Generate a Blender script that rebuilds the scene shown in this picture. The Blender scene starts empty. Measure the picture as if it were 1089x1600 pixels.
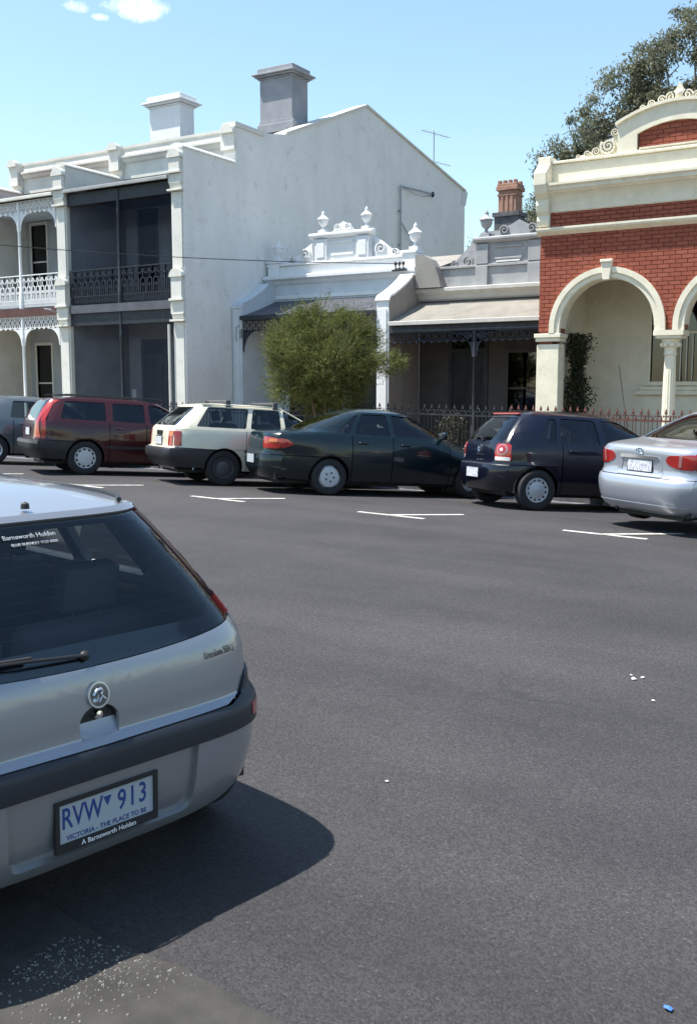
import bpy, bmesh, math, random
import numpy as np
from mathutils import Vector, Matrix
random.seed(7)
R_ = math.radians
scene = bpy.context.scene
COL = scene.collection

# ------------------------------------------------------------------ camera
cam_d = bpy.data.cameras.new('camera')
cam = bpy.data.objects.new('camera', cam_d)
COL.objects.link(cam)
cam.location = (0, 0, 1.75)
cam.rotation_euler = (R_(90 - 7.06), 0, R_(31.3))
cam_d.sensor_fit = 'VERTICAL'
cam_d.sensor_height = 24.0
cam_d.lens = 23.25
cam_d.clip_start = 0.05
cam_d.clip_end = 6000
scene.camera = cam

# ------------------------------------------------------------------ sun and sky
SUN = Vector((-0.37, -0.23, 1.0)).normalized()      # direction towards the sun
sun_d = bpy.data.lights.new('sun', 'SUN')
sun_d.energy = 4.9
sun_d.angle = R_(0.53)
sun_d.color = (1.0, 0.955, 0.88)
sun = bpy.data.objects.new('sun', sun_d)
COL.objects.link(sun)
sun.rotation_euler = SUN.to_track_quat('Z', 'Y').to_euler()
sun.location = (-10, -5, 40)

world = bpy.data.worlds.new('World')
scene.world = world
world.use_nodes = True
wn, wl = world.node_tree.nodes, world.node_tree.links
wn.clear()
wout = wn.new('ShaderNodeOutputWorld')
wbg = wn.new('ShaderNodeBackground')
wbg.inputs['Strength'].default_value = 0.108
sky = wn.new('ShaderNodeTexSky')
sky.sky_type = 'NISHITA'
sky.sun_disc = False
sky.sun_elevation = math.asin(SUN.z)
sky.sun_rotation = math.atan2(SUN.x, SUN.y)
sky.altitude = 20
sky.air_density = 1.3
sky.dust_density = 0.7
sky.ozone_density = 0.2
# small fair-weather clouds: soft noise patches on the sky, thin out towards the zenith
wtc = wn.new('ShaderNodeTexCoord')
wmap = wn.new('ShaderNodeMapping')
wl.new(wtc.outputs['Generated'], wmap.inputs['Vector'])
cl_n = wn.new('ShaderNodeTexNoise')
cl_n.inputs['Scale'].default_value = 34.0
cl_n.inputs['Detail'].default_value = 7.0
cl_n.inputs['Roughness'].default_value = 0.7
wl.new(wtc.outputs['Generated'], cl_n.inputs['Vector'])
def cloud(direction, rx, rz, gain):
    """one small cloud: an ellipse about a direction, broken up by noise"""
    d = Vector(direction).normalized()
    right = Vector((d.y, -d.x, 0)).normalized()
    up = right.cross(d)
    acc = []
    for ax, r in ((right, rx), (up, rz)):
        dot = wn.new('ShaderNodeVectorMath'); dot.operation = 'DOT_PRODUCT'
        wl.new(wtc.outputs['Generated'], dot.inputs[0]); dot.inputs[1].default_value = ax
        sc = wn.new('ShaderNodeMath'); sc.operation = 'DIVIDE'
        wl.new(dot.outputs['Value'], sc.inputs[0]); sc.inputs[1].default_value = r
        off = wn.new('ShaderNodeMath'); off.operation = 'SUBTRACT'
        wl.new(sc.outputs[0], off.inputs[0]); off.inputs[1].default_value = d.dot(ax) / r
        sq = wn.new('ShaderNodeMath'); sq.operation = 'POWER'
        wl.new(off.outputs[0], sq.inputs[0]); sq.inputs[1].default_value = 2
        ab = wn.new('ShaderNodeMath'); ab.operation = 'ABSOLUTE'
        wl.new(sq.outputs[0], ab.inputs[0])
        acc.append(ab)
    s = wn.new('ShaderNodeMath'); s.operation = 'ADD'
    wl.new(acc[0].outputs[0], s.inputs[0]); wl.new(acc[1].outputs[0], s.inputs[1])
    fw = wn.new('ShaderNodeVectorMath'); fw.operation = 'DOT_PRODUCT'
    wl.new(wtc.outputs['Generated'], fw.inputs[0]); fw.inputs[1].default_value = d
    st = wn.new('ShaderNodeMath'); st.operation = 'GREATER_THAN'; st.inputs[1].default_value = 0.5
    wl.new(fw.outputs['Value'], st.inputs[0])
    m = wn.new('ShaderNodeMath'); m.operation = 'SUBTRACT'; m.inputs[0].default_value = gain - .45
    wl.new(s.outputs[0], m.inputs[1])
    a = wn.new('ShaderNodeMath'); a.operation = 'MULTIPLY_ADD'
    wl.new(cl_n.outputs['Fac'], a.inputs[0]); a.inputs[1].default_value = 5.4
    wl.new(m.outputs[0], a.inputs[2])
    b = wn.new('ShaderNodeMapRange'); b.inputs['From Min'].default_value = 1.9; b.inputs['From Max'].default_value = 4.2
    wl.new(a.outputs[0], b.inputs['Value'])
    c = wn.new('ShaderNodeMath'); c.operation = 'MULTIPLY'
    wl.new(b.outputs[0], c.inputs[0]); wl.new(st.outputs[0], c.inputs[1])
    return c
def cam_dir(px, py):
    f = 1550.0
    p = math.atan(192 / f); th = R_(31.3)
    Fh = Vector((-math.sin(th), math.cos(th), 0)); Rt = Vector((math.cos(th), math.sin(th), 0)); Zu = Vector((0, 0, 1))
    Fv = Fh * math.cos(p) - Zu * math.sin(p); U = Fh * math.sin(p) + Zu * math.cos(p)
    return (Fv + Rt * ((px - 544.5) / f) - U * ((py - 800) / f)).normalized()
cl = [cloud(cam_dir(218, 10), .026, .0105, .95), cloud(cam_dir(118, 10), .0125, .0055, .55), cloud(cam_dir(158, 27), .008, .0035, .35),
      cloud((0.75, 0.35, 0.42), .05, .014, .9), cloud((-0.9, -0.35, 0.5), .04, .012, .9), cloud((0.2, -0.9, 0.5), .05, .016, .9)]
prev = cl[0]
for c in cl[1:]:
    mx = wn.new('ShaderNodeMath'); mx.operation = 'MAXIMUM'
    wl.new(prev.outputs[0], mx.inputs[0]); wl.new(c.outputs[0], mx.inputs[1]); prev = mx
mixc = wn.new('ShaderNodeMix'); mixc.data_type = 'RGBA'
wl.new(prev.outputs[0], mixc.inputs[0])
wbal = wn.new('ShaderNodeMix'); wbal.data_type = 'RGBA'; wbal.blend_type = 'MULTIPLY'; wbal.inputs[0].default_value = 1.0
wl.new(sky.outputs[0], wbal.inputs[6]); wbal.inputs[7].default_value = (.92, 1.02, 1.05, 1)     # the phone camera's cool white balance
wl.new(wbal.outputs[2], mixc.inputs[6])
mixc.inputs[7].default_value = (8.5, 8.6, 8.8, 1)
wl.new(mixc.outputs[2], wbg.inputs['Color'])
wl.new(wbg.outputs[0], wout.inputs['Surface'])

scene.view_settings.view_transform = 'Standard'
scene.view_settings.look = 'None'
scene.view_settings.exposure = 1.0
scene.view_settings.gamma = 1.0
scene.view_settings.use_curve_mapping = False
scene.render.engine = 'CYCLES'
scene.cycles.use_denoising = True
scene.cycles.max_bounces = 6
scene.cycles.diffuse_bounces = 3
scene.cycles.glossy_bounces = 3
scene.cycles.transparent_max_bounces = 12
scene.cycles.transmission_bounces = 6
scene.cycles.caustics_reflective = False
scene.cycles.caustics_refractive = False

# ------------------------------------------------------------------ materials
M = {}
def node_mat(name):
    m = bpy.data.materials.new(name)
    m.use_nodes = True
    nt = m.node_tree
    bs = nt.nodes['Principled BSDF']
    M[name] = m
    return m, nt, bs
def setin(bs, **kw):
    for k, v in kw.items():
        bs.inputs[k.replace('_', ' ')].default_value = v
def flat(name, col, rough=0.6, metal=0.0, coat=0.0, spec=0.5):
    m, nt, bs = node_mat(name)
    bs.inputs['Base Color'].default_value = (*col, 1)
    bs.inputs['Roughness'].default_value = rough
    bs.inputs['Metallic'].default_value = metal
    bs.inputs['Coat Weight'].default_value = coat
    bs.inputs['Coat Roughness'].default_value = 0.04
    bs.inputs['Specular IOR Level'].default_value = spec
    return m
def surf(name, c1, c2, scale=3.0, rough=0.75, bump=0.15, bscale=60.0, c3=None, s3=14.0, stretch=(1, 1, 1), coords='Object', dist=0.004, lo=.35, hi=.65, spec=.3):
    """two-tone weathered surface with fine relief; c3 = sparse third tone (stains)"""
    m, nt, bs = node_mat(name)
    N, L = nt.nodes, nt.links
    tc = N.new('ShaderNodeTexCoord'); mp = N.new('ShaderNodeMapping')
    mp.inputs['Scale'].default_value = stretch
    L.new(tc.outputs[coords], mp.inputs['Vector'])
    n1 = N.new('ShaderNodeTexNoise'); n1.inputs['Scale'].default_value = scale; n1.inputs['Detail'].default_value = 6; n1.inputs['Roughness'].default_value = .6
    L.new(mp.outputs[0], n1.inputs['Vector'])
    r1 = N.new('ShaderNodeValToRGB')
    r1.color_ramp.elements[0].position = lo; r1.color_ramp.elements[0].color = (*c1, 1)
    r1.color_ramp.elements[1].position = hi; r1.color_ramp.elements[1].color = (*c2, 1)
    L.new(n1.outputs['Fac'], r1.inputs['Fac'])
    col = r1.outputs['Color']
    if c3 is not None:
        n3 = N.new('ShaderNodeTexNoise'); n3.inputs['Scale'].default_value = s3; n3.inputs['Detail'].default_value = 8; n3.inputs['Roughness'].default_value = .7
        L.new(mp.outputs[0], n3.inputs['Vector'])
        r3 = N.new('ShaderNodeMapRange'); r3.inputs['From Min'].default_value = .56; r3.inputs['From Max'].default_value = .74
        L.new(n3.outputs['Fac'], r3.inputs['Value'])
        mx = N.new('ShaderNodeMix'); mx.data_type = 'RGBA'
        L.new(r3.outputs[0], mx.inputs[0]); L.new(col, mx.inputs[6]); mx.inputs[7].default_value = (*c3, 1)
        col = mx.outputs[2]
    L.new(col, bs.inputs['Base Color'])
    bs.inputs['Roughness'].default_value = rough
    bs.inputs['Specular IOR Level'].default_value = spec
    if bump:
        nb = N.new('ShaderNodeTexNoise'); nb.inputs['Scale'].default_value = bscale; nb.inputs['Detail'].default_value = 5
        L.new(tc.outputs[coords], nb.inputs['Vector'])
        bp = N.new('ShaderNodeBump'); bp.inputs['Strength'].default_value = bump; bp.inputs['Distance'].default_value = dist
        L.new(nb.outputs['Fac'], bp.inputs['Height'])
        L.new(bp.outputs[0], bs.inputs['Normal'])
    return m
def car_paint(name, col, metal=0.0, rough=0.35, coat=1.0, dust=.2, spec=.5):
    m, nt, bs = node_mat(name)
    N, L = nt.nodes, nt.links
    tc = N.new('ShaderNodeTexCoord')
    n = N.new('ShaderNodeTexNoise'); n.inputs['Scale'].default_value = 2.2; n.inputs['Detail'].default_value = 5
    L.new(tc.outputs['Object'], n.inputs['Vector'])
    # road dust sits low on the panels
    sx = N.new('ShaderNodeSeparateXYZ'); L.new(tc.outputs['Object'], sx.inputs[0])
    dz = N.new('ShaderNodeMapRange'); dz.inputs['From Min'].default_value = .62; dz.inputs['From Max'].default_value = .2
    L.new(sx.outputs['Z'], dz.inputs['Value'])
    dm = N.new('ShaderNodeMath'); dm.operation = 'MULTIPLY'; L.new(dz.outputs[0], dm.inputs[0]); L.new(n.outputs['Fac'], dm.inputs[1])
    dk = N.new('ShaderNodeMath'); dk.operation = 'MULTIPLY_ADD'; L.new(dm.outputs[0], dk.inputs[0]); dk.inputs[1].default_value = dust
    dd = N.new('ShaderNodeMath'); dd.operation = 'MULTIPLY'; L.new(n.outputs['Fac'], dd.inputs[0]); dd.inputs[1].default_value = dust * .12
    L.new(dd.outputs[0], dk.inputs[2])
    mx = N.new('ShaderNodeMix'); mx.data_type = 'RGBA'
    L.new(dk.outputs[0], mx.inputs[0]); mx.inputs[6].default_value = (*col, 1); mx.inputs[7].default_value = (.17, .15, .125, 1)
    L.new(mx.outputs[2], bs.inputs['Base Color'])
    bs.inputs['Metallic'].default_value = metal
    bs.inputs['Roughness'].default_value = rough
    bs.inputs['Coat Weight'].default_value = coat
    bs.inputs['Specular IOR Level'].default_value = spec
    rr = N.new('ShaderNodeMapRange'); rr.inputs['To Min'].default_value = .02; rr.inputs['To Max'].default_value = .13
    L.new(n.outputs['Fac'], rr.inputs['Value']); L.new(rr.outputs[0], bs.inputs['Coat Roughness'])
    return m
def glass_mat(name, tint=(.45, .52, .52), refl=1.0, rough=0.01):
    m = bpy.data.materials.new(name); m.use_nodes = True; M[name] = m
    N, L = m.node_tree.nodes, m.node_tree.links
    N.clear()
    out = N.new('ShaderNodeOutputMaterial'); tr = N.new('ShaderNodeBsdfTransparent'); gl = N.new('ShaderNodeBsdfGlossy')
    tr.inputs['Color'].default_value = (*tint, 1)
    gl.inputs['Roughness'].default_value = rough; gl.inputs['Color'].default_value = (.95, .97, 1, 1)
    fr = N.new('ShaderNodeFresnel'); fr.inputs['IOR'].default_value = 1.52
    k = N.new('ShaderNodeMath'); k.operation = 'MULTIPLY'; k.use_clamp = True; k.inputs[1].default_value = refl
    L.new(fr.outputs[0], k.inputs[0])
    mx = N.new('ShaderNodeMixShader')
    L.new(k.outputs[0], mx.inputs[0]); L.new(tr.outputs[0], mx.inputs[1]); L.new(gl.outputs[0], mx.inputs[2])
    L.new(mx.outputs[0], out.inputs['Surface'])
    return m

# ------------------------------------------------------------------ object helpers
def tag(o, label=None, cat=None, group=None, kind=None):
    if label: o['label'] = label
    if cat: o['category'] = cat
    if group: o['group'] = group
    if kind: o['kind'] = kind
    return o
def thing(name, label, cat, loc=(0, 0, 0), group=None):
    o = bpy.data.objects.new(name, None)
    o.empty_display_size = 0.2
    COL.objects.link(o)
    o.location = loc
    return tag(o, label, cat, group)
def root_loc(p):
    v = Vector((0, 0, 0))
    while p is not None:
        v += p.location; p = p.parent
    return v
def link_mesh(name, me, parent=None, loc=None):
    o = bpy.data.objects.new(name, me)
    COL.objects.link(o)
    if parent is not None: o.parent = parent
    if loc is not None: o.location = loc
    return o
def rot_to(axis):
    return Vector(axis).normalized().to_track_quat('Z', 'Y').to_matrix()
class MB:
    """collects shapes in world (or local) coordinates and links them as one mesh"""
    def __init__(s): s.v = []; s.f = []
    def add(s, vs, fs):
        b = len(s.v); s.v += [tuple(v) for v in vs]; s.f += [tuple(b + i for i in f) for f in fs]; return s
    def box(s, x0, x1, y0, y1, z0, z1):
        vs = [(x, y, z) for z in (z0, z1) for y in (y0, y1) for x in (x0, x1)]
        return s.add(vs, [(0, 2, 3, 1), (4, 5, 7, 6), (0, 1, 5, 4), (2, 6, 7, 3), (0, 4, 6, 2), (1, 3, 7, 5)])
    def obox(s, c, size, mat3):
        c = Vector(c); hx, hy, hz = [q / 2 for q in size]
        vs = [c + mat3 @ Vector((x, y, z)) for z in (-hz, hz) for y in (-hy, hy) for x in (-hx, hx)]
        return s.add(vs, [(0, 2, 3, 1), (4, 5, 7, 6), (0, 1, 5, 4), (2, 6, 7, 3), (0, 4, 6, 2), (1, 3, 7, 5)])
    def prism(s, poly, axis, a, b):
        """poly 2D counter-clockwise in the plane of the two other axes, from a to b along axis"""
        n = len(poly)
        def mk(p, t):
            return {'x': (t, p[0], p[1]), 'y': (p[0], t, p[1]), 'z': (p[0], p[1], t)}[axis]
        vs = [mk(p, a) for p in poly] + [mk(p, b) for p in poly]
        fs = [tuple(range(n))[::-1], tuple(range(n, 2 * n))] + [(i, (i + 1) % n, n + (i + 1) % n, n + i) for i in range(n)]
        return s.add(vs, fs)
    def lathe(s, prof, c=(0, 0, 0), axis=(0, 0, 1), seg=16, cap=True):
        m = rot_to(axis); c = Vector(c); vs = []; fs = []
        for r, h in prof:
            for k in range(seg):
                a = 2 * math.pi * k / seg
                vs.append(c + m @ Vector((r * math.cos(a), r * math.sin(a), h)))
        n = len(prof)
        for i in range(n - 1):
            for k in range(seg):
                k2 = (k + 1) % seg
                fs.append((i * seg + k, i * seg + k2, (i + 1) * seg + k2, (i + 1) * seg + k))
        if cap:
            fs.append(tuple(range(seg))[::-1]); fs.append(tuple((n - 1) * seg + k for k in range(seg)))
        return s.add(vs, fs)
    def tube(s, pts, r, seg=6, r1=None):
        pts = [Vector(p) for p in pts]; n = len(pts); vs = []; fs = []
        up = None
        for i, p in enumerate(pts):
            t = (pts[min(i + 1, n - 1)] - pts[max(i - 1, 0)]).normalized()
            if up is None:
                up = Vector((0, 0, 1)) if abs(t.z) < .9 else Vector((1, 0, 0))
            a = t.cross(up).normalized(); b = a.cross(t).normalized(); up = b
            rr = r if r1 is None else r + (r1 - r) * i / max(1, n - 1)
            for k in range(seg):
                q = 2 * math.pi * k / seg
                vs.append(p + a * (rr * math.cos(q)) + b * (rr * math.sin(q)))
        for i in range(n - 1):
            for k in range(seg):
                k2 = (k + 1) % seg
                fs.append((i * seg + k, (i + 1) * seg + k, (i + 1) * seg + k2, i * seg + k2))
        fs.append(tuple(range(seg))); fs.append(tuple((n - 1) * seg + k for k in range(seg))[::-1])
        return s.add(vs, fs)
    def arc_ring(s, cx, cz, r0, r1, a0, a1, y0, y1, seg=24, flat_inner=None):
        """a flat ring segment in the XZ plane, from y0 to y1"""
        vs = []; fs = []
        for i in range(seg + 1):
            a = a0 + (a1 - a0) * i / seg
            for r in (r0, r1):
                for y in (y0, y1):
                    vs.append((cx + r * math.cos(a), y, cz + r * math.sin(a)))
        for i in range(seg):
            b = i * 4
            fs += [(b, b + 4, b + 6, b + 2), (b + 1, b + 3, b + 7, b + 5), (b, b + 1, b + 5, b + 4), (b + 2, b + 6, b + 7, b + 3)]
        fs += [(0, 2, 3, 1), (seg * 4, seg * 4 + 1, seg * 4 + 3, seg * 4 + 2)]
        return s.add(vs, fs)
    def mesh(s, name, mat, off=None, smooth=None, bevel=0):
        me = bpy.data.meshes.new(name)
        off = off or Vector((0, 0, 0))
        me.from_pydata([(v[0] - off[0], v[1] - off[1], v[2] - off[2]) for v in s.v], [], s.f)
        bm = bmesh.new(); bm.from_mesh(me)
        bmesh.ops.recalc_face_normals(bm, faces=bm.faces)
        if bevel:
            es = [e for e in bm.edges if len(e.link_faces) == 2 and e.calc_face_angle(0) > .5]
            bmesh.ops.bevel(bm, geom=es, offset=bevel, segments=1, affect='EDGES', clamp_overlap=True)
        bm.to_mesh(me); bm.free()
        me.materials.append(M[mat])
        if smooth:
            me.polygons.foreach_set('use_smooth', [True] * len(me.polygons))
            me.set_sharp_from_angle(angle=R_(smooth))
        return me
    def build(s, name, mat, parent=None, smooth=None, bevel=0, local=False):
        if parent is not None and not local:
            off = root_loc(parent)
            me = s.mesh(name, mat, off, smooth, bevel)
            return link_mesh(name, me, parent)
        return link_mesh(name, s.mesh(name, mat, None, smooth, bevel), parent)
def origin_to(o, p):
    """move the object's origin to p (in its parent's space) without moving its shape"""
    d = Vector(p) - o.location
    o.data.transform(Matrix.Translation(-d)); o.location = Vector(p)
    return o
def text_mesh(body, size, depth=0.002, spacing=1.0, bold=0.0, align='CENTER'):
    cu = bpy.data.curves.new('text', 'FONT')
    cu.body = body; cu.size = size; cu.extrude = depth; cu.space_character = spacing; cu.offset = bold
    cu.align_x = align; cu.align_y = 'CENTER'; cu.resolution_u = 3
    o = bpy.data.objects.new('text', cu); COL.objects.link(o)
    dg = bpy.context.evaluated_depsgraph_get()
    me = bpy.data.meshes.new_from_object(o.evaluated_get(dg))
    bpy.data.objects.remove(o); bpy.data.curves.remove(cu)
    return me
def interp(t, pts):
    """piecewise linear"""
    if t <= pts[0][0]: return pts[0][1]
    for (a, b), (c, d) in zip(pts, pts[1:]):
        if t <= c: return b + (d - b) * (t - a) / (c - a) if c > a else d
    return pts[-1][1]
def ground_z(x, y):
    """the street climbs gently to the left and falls to the far gutter"""
    return 0.0205 * (-5.0 - max(-45.0, min(12.0, x))) - .06 * max(0.0, min(y, 16.6) - 13.0)
# ================================================================== ground materials
def asphalt(name):
    m, nt, bs = node_mat(name)
    N, L = nt.nodes, nt.links
    tc = N.new('ShaderNodeTexCoord')
    def noise(scale, detail=4, rough=.6, vec=None):
        n = N.new('ShaderNodeTexNoise'); n.inputs['Scale'].default_value = scale; n.inputs['Detail'].default_value = detail; n.inputs['Roughness'].default_value = rough
        L.new(vec or tc.outputs['Object'], n.inputs['Vector']); return n
    mp = N.new('ShaderNodeMapping'); mp.inputs['Scale'].default_value = (.16, 1.1, 1)
    L.new(tc.outputs['Object'], mp.inputs['Vector'])
    wear = noise(1.0, 5, .55, mp.outputs[0])             # long wear streaks along the street
    patch = noise(.55, 5, .6)                            # broad patchiness
    spk = N.new('ShaderNodeTexVoronoi'); spk.inputs['Scale'].default_value = 110; L.new(tc.outputs['Object'], spk.inputs['Vector'])
    fine = noise(240, 3, .7)
    r1 = N.new('ShaderNodeValToRGB')
    e = r1.color_ramp.elements
    e[0].position = .36; e[0].color = (.0235, .0216, .0232, 1)
    e[1].position = .64; e[1].color = (.0450, .0418, .0432, 1)
    add = N.new('ShaderNodeMath'); add.operation = 'MULTIPLY_ADD'
    L.new(patch.outputs['Fac'], add.inputs[0]); add.inputs[1].default_value = .5
    k = N.new('ShaderNodeMath'); k.operation = 'MULTIPLY'; k.inputs[1].default_value = .5; L.new(wear.outputs['Fac'], k.inputs[0])
    L.new(k.outputs[0], add.inputs[2])
    L.new(add.outputs[0], r1.inputs['Fac'])
    # each stone chip has its own tone
    hsv = N.new('ShaderNodeSeparateColor'); L.new(spk.outputs['Color'], hsv.inputs[0])
    rs = N.new('ShaderNodeMapRange'); rs.inputs['From Min'].default_value = 0; rs.inputs['From Max'].default_value = 1; rs.inputs['To Min'].default_value = .62; rs.inputs['To Max'].default_value = 1.38
    L.new(hsv.outputs[0], rs.inputs['Value'])
    br = N.new('ShaderNodeMapRange'); br.inputs['From Min'].default_value = .965; br.inputs['From Max'].default_value = .995; br.inputs['To Max'].default_value = .9
    L.new(hsv.outputs[1], br.inputs['Value'])
    sm = N.new('ShaderNodeMath'); sm.operation = 'ADD'; L.new(rs.outputs[0], sm.inputs[0]); L.new(br.outputs[0], sm.inputs[1])
    mul = N.new('ShaderNodeVectorMath'); mul.operation = 'SCALE'
    L.new(r1.outputs['Color'], mul.inputs[0]); L.new(sm.outputs[0], mul.inputs['Scale'])
    # dark oil and damp stains
    st = noise(.9, 7, .65); rst = N.new('ShaderNodeMapRange'); rst.inputs['From Min'].default_value = .56; rst.inputs['From Max'].default_value = .76; rst.inputs['To Max'].default_value = .6
    L.new(st.outputs['Fac'], rst.inputs['Value'])
    mx = N.new('ShaderNodeMix'); mx.data_type = 'RGBA'; L.new(rst.outputs[0], mx.inputs[0]); L.new(mul.outputs[0], mx.inputs[6]); mx.inputs[7].default_value = (.022, .021, .022, 1)
    # hairline cracks
    mpc = N.new('ShaderNodeMapping'); L.new(tc.outputs['Object'], mpc.inputs['Vector'])
    wob = noise(1.4, 5, .6)
    vadd = N.new('ShaderNodeVectorMath'); vadd.operation = 'MULTIPLY_ADD'; L.new(wob.outputs['Color'], vadd.inputs[0]); vadd.inputs[1].default_value = (.9, .9, 0); L.new(tc.outputs['Object'], vadd.inputs[2])
    vc = N.new('ShaderNodeTexVoronoi'); vc.feature = 'DISTANCE_TO_EDGE'; vc.inputs['Scale'].default_value = .28; L.new(vadd.outputs[0], vc.inputs['Vector'])
    ck = N.new('ShaderNodeMapRange'); ck.inputs['From Min'].default_value = .0015; ck.inputs['From Max'].default_value = .004; ck.inputs['To Min'].default_value = .55; ck.inputs['To Max'].default_value = 0
    L.new(vc.outputs['Distance'], ck.inputs['Value'])
    brk = noise(.7, 2); kb = N.new('ShaderNodeMapRange'); kb.inputs['From Min'].default_value = .5; kb.inputs['From Max'].default_value = .6; L.new(brk.outputs['Fac'], kb.inputs['Value'])
    ckm = N.new('ShaderNodeMath'); ckm.operation = 'MULTIPLY'; L.new(ck.outputs[0], ckm.inputs[0]); L.new(kb.outputs[0], ckm.inputs[1])
    mx2 = N.new('ShaderNodeMix'); mx2.data_type = 'RGBA'; L.new(ckm.outputs[0], mx2.inputs[0]); L.new(mx.outputs[2], mx2.inputs[6]); mx2.inputs[7].default_value = (.018, .017, .017, 1)
    L.new(mx2.outputs[2], bs.inputs['Base Color'])
    bs.inputs['Roughness'].default_value = .78
    bs.inputs['Specular IOR Level'].default_value = .42
    hb = N.new('ShaderNodeMath'); hb.operation = 'MULTIPLY_ADD'; L.new(spk.outputs['Distance'], hb.inputs[0]); hb.inputs[1].default_value = -1.0; L.new(fine.outputs['Fac'], hb.inputs[2])
    bp = N.new('ShaderNodeBump'); bp.inputs['Strength'].default_value = .55; bp.inputs['Distance'].default_value = .006
    L.new(hb.outputs[0], bp.inputs['Height']); L.new(bp.outputs[0], bs.inputs['Normal'])
    return m
asphalt('asphalt')
surf('road_paint', (.52, .51, .47), (.34, .33, .31), scale=9, rough=.7, bump=.3, bscale=120, c3=(.09, .09, .09), s3=26)
surf('path_concrete', (.30, .27, .23), (.38, .35, .30), scale=2.2, rough=.85, c3=(.2, .18, .15))
surf('bluestone', (.085, .088, .10), (.16, .16, .17), scale=6, rough=.8, bump=.4, bscale=45)
surf('gutter_concrete', (.030, .029, .027), (.052, .049, .045), scale=5, rough=.9, bump=.5, bscale=90, c3=(.05, .05, .048), s3=7)
surf('yard_soil', (.14, .11, .08), (.22, .18, .13), scale=4, rough=.95, bump=.5)
surf('far_ground', (.10, .10, .085), (.15, .14, .12), scale=.4, rough=.95, bump=0)
surf('pebble_pale', (.06, .055, .05), (.24, .23, .21), scale=55, rough=.7, bump=0)
surf('gravel_litter', (.7, .69, .66), (.8, .8, .78), scale=30, rough=.6, bump=0)
flat('litter_blue', (.06, .16, .5), .4)

def sheet(name, xs, ys, zf, mat, kind='structure', thick=0.0):
    b = MB(); n = len(ys)
    vs = [(x, y, zf(x, y)) for x in xs for y in ys]
    fs = [(i * n + j, (i + 1) * n + j, (i + 1) * n + j + 1, i * n + j + 1) for i in range(len(xs) - 1) for j in range(n - 1)]
    b.add(vs, fs)
    return tag(b.build(name, mat), kind=kind)
XS = [-300, -120, -70] + [-46 + 2 * i for i in range(30)] + [40, 120, 300]
sheet('ground', [-3000, -600, -200, 0, 200, 600, 3000], [-3000, -600, -200, 0, 200, 600, 3000], lambda x, y: -1.2, 'far_ground')
sheet('road', XS, [-14, -6, 0, 2, 4, 7, 10, 13, 13.9, 14.8, 15.7, 16.2, 16.6], ground_z, 'asphalt')
# far kerb: bluestone blocks, gutter course in front
KY = 16.6
kerb = tag(thing('kerb', 'bluestone kerb blocks along the far gutter', 'kerb', (-12, KY, 0)), kind='structure')
del kerb['label'], kerb['category']
kb = MB(); kb.box(-.49, .49, 0, .30, -.25, .128)
kme = kb.mesh('kerb_stone', 'bluestone', bevel=.012)
gb = MB(); gb.box(-.49, .49, -.30, -.006, -.2, .012)
gme = gb.mesh('gutter_stone', 'bluestone', bevel=.008)
for i in range(34):
    x = -33.5 + i
    for nm, me in (('kerb_stone', kme), ('gutter_stone', gme)):
        o = link_mesh(nm, me, kerb)
        z = ground_z(x, KY)
        o.location = (x + random.uniform(-.003, .003) + 12, random.uniform(-.006, .006), z + random.uniform(-.004, .004))
        o.rotation_euler = (0, math.atan(.0205), random.uniform(-.006, .006))
def path_z(x, y): return ground_z(x, 16.6) + .13 + (y - 16.9) * .03
sheet('footpath', XS, [16.9, 18, 19.3], path_z, 'path_concrete')
sheet('yard', XS, [19.3, 21, 60], lambda x, y: path_z(x, 19.3) - .006, 'yard_soil')
# parking-bay marks: a dash along the street and a dash into the bay, crossing
def dash(b, p, q, w, z):
    p, q = Vector(p), Vector(q); d = (q - p).normalized(); n = Vector((-d.y, d.x)) * (w / 2)
    for i in range(8):
        a = p.lerp(q, i / 8); c = p.lerp(q, (i + 1) / 8)
        b.add([(u.x, u.y, ground_z(u.x, u.y) + z) for u in (a - n, c - n, c + n, a + n)], [(0, 1, 2, 3)])
bays = [(-.66, 11.96), (-3.6, 11.96), (-6.53, 11.84), (-9.5, 11.78), (-12.4, 11.78), (-15.35, 11.78), (-18.3, 11.8)]
marks = tag(thing('parking_markings', '', 'x', (-7, 12, 0)), kind='structure')
del marks['category']
if 'label' in marks: del marks['label']
for bx, by in bays:
    a = MB(); dash(a, (bx - .53, by + .03), (bx + .54, by - .03), .095, .004); a.build('painted_dash', 'road_paint', marks)
    a = MB(); dash(a, (bx - .02, by - .02), (bx + .80, by + .66), .095, .008); a.build('painted_dash', 'road_paint', marks)
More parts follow.
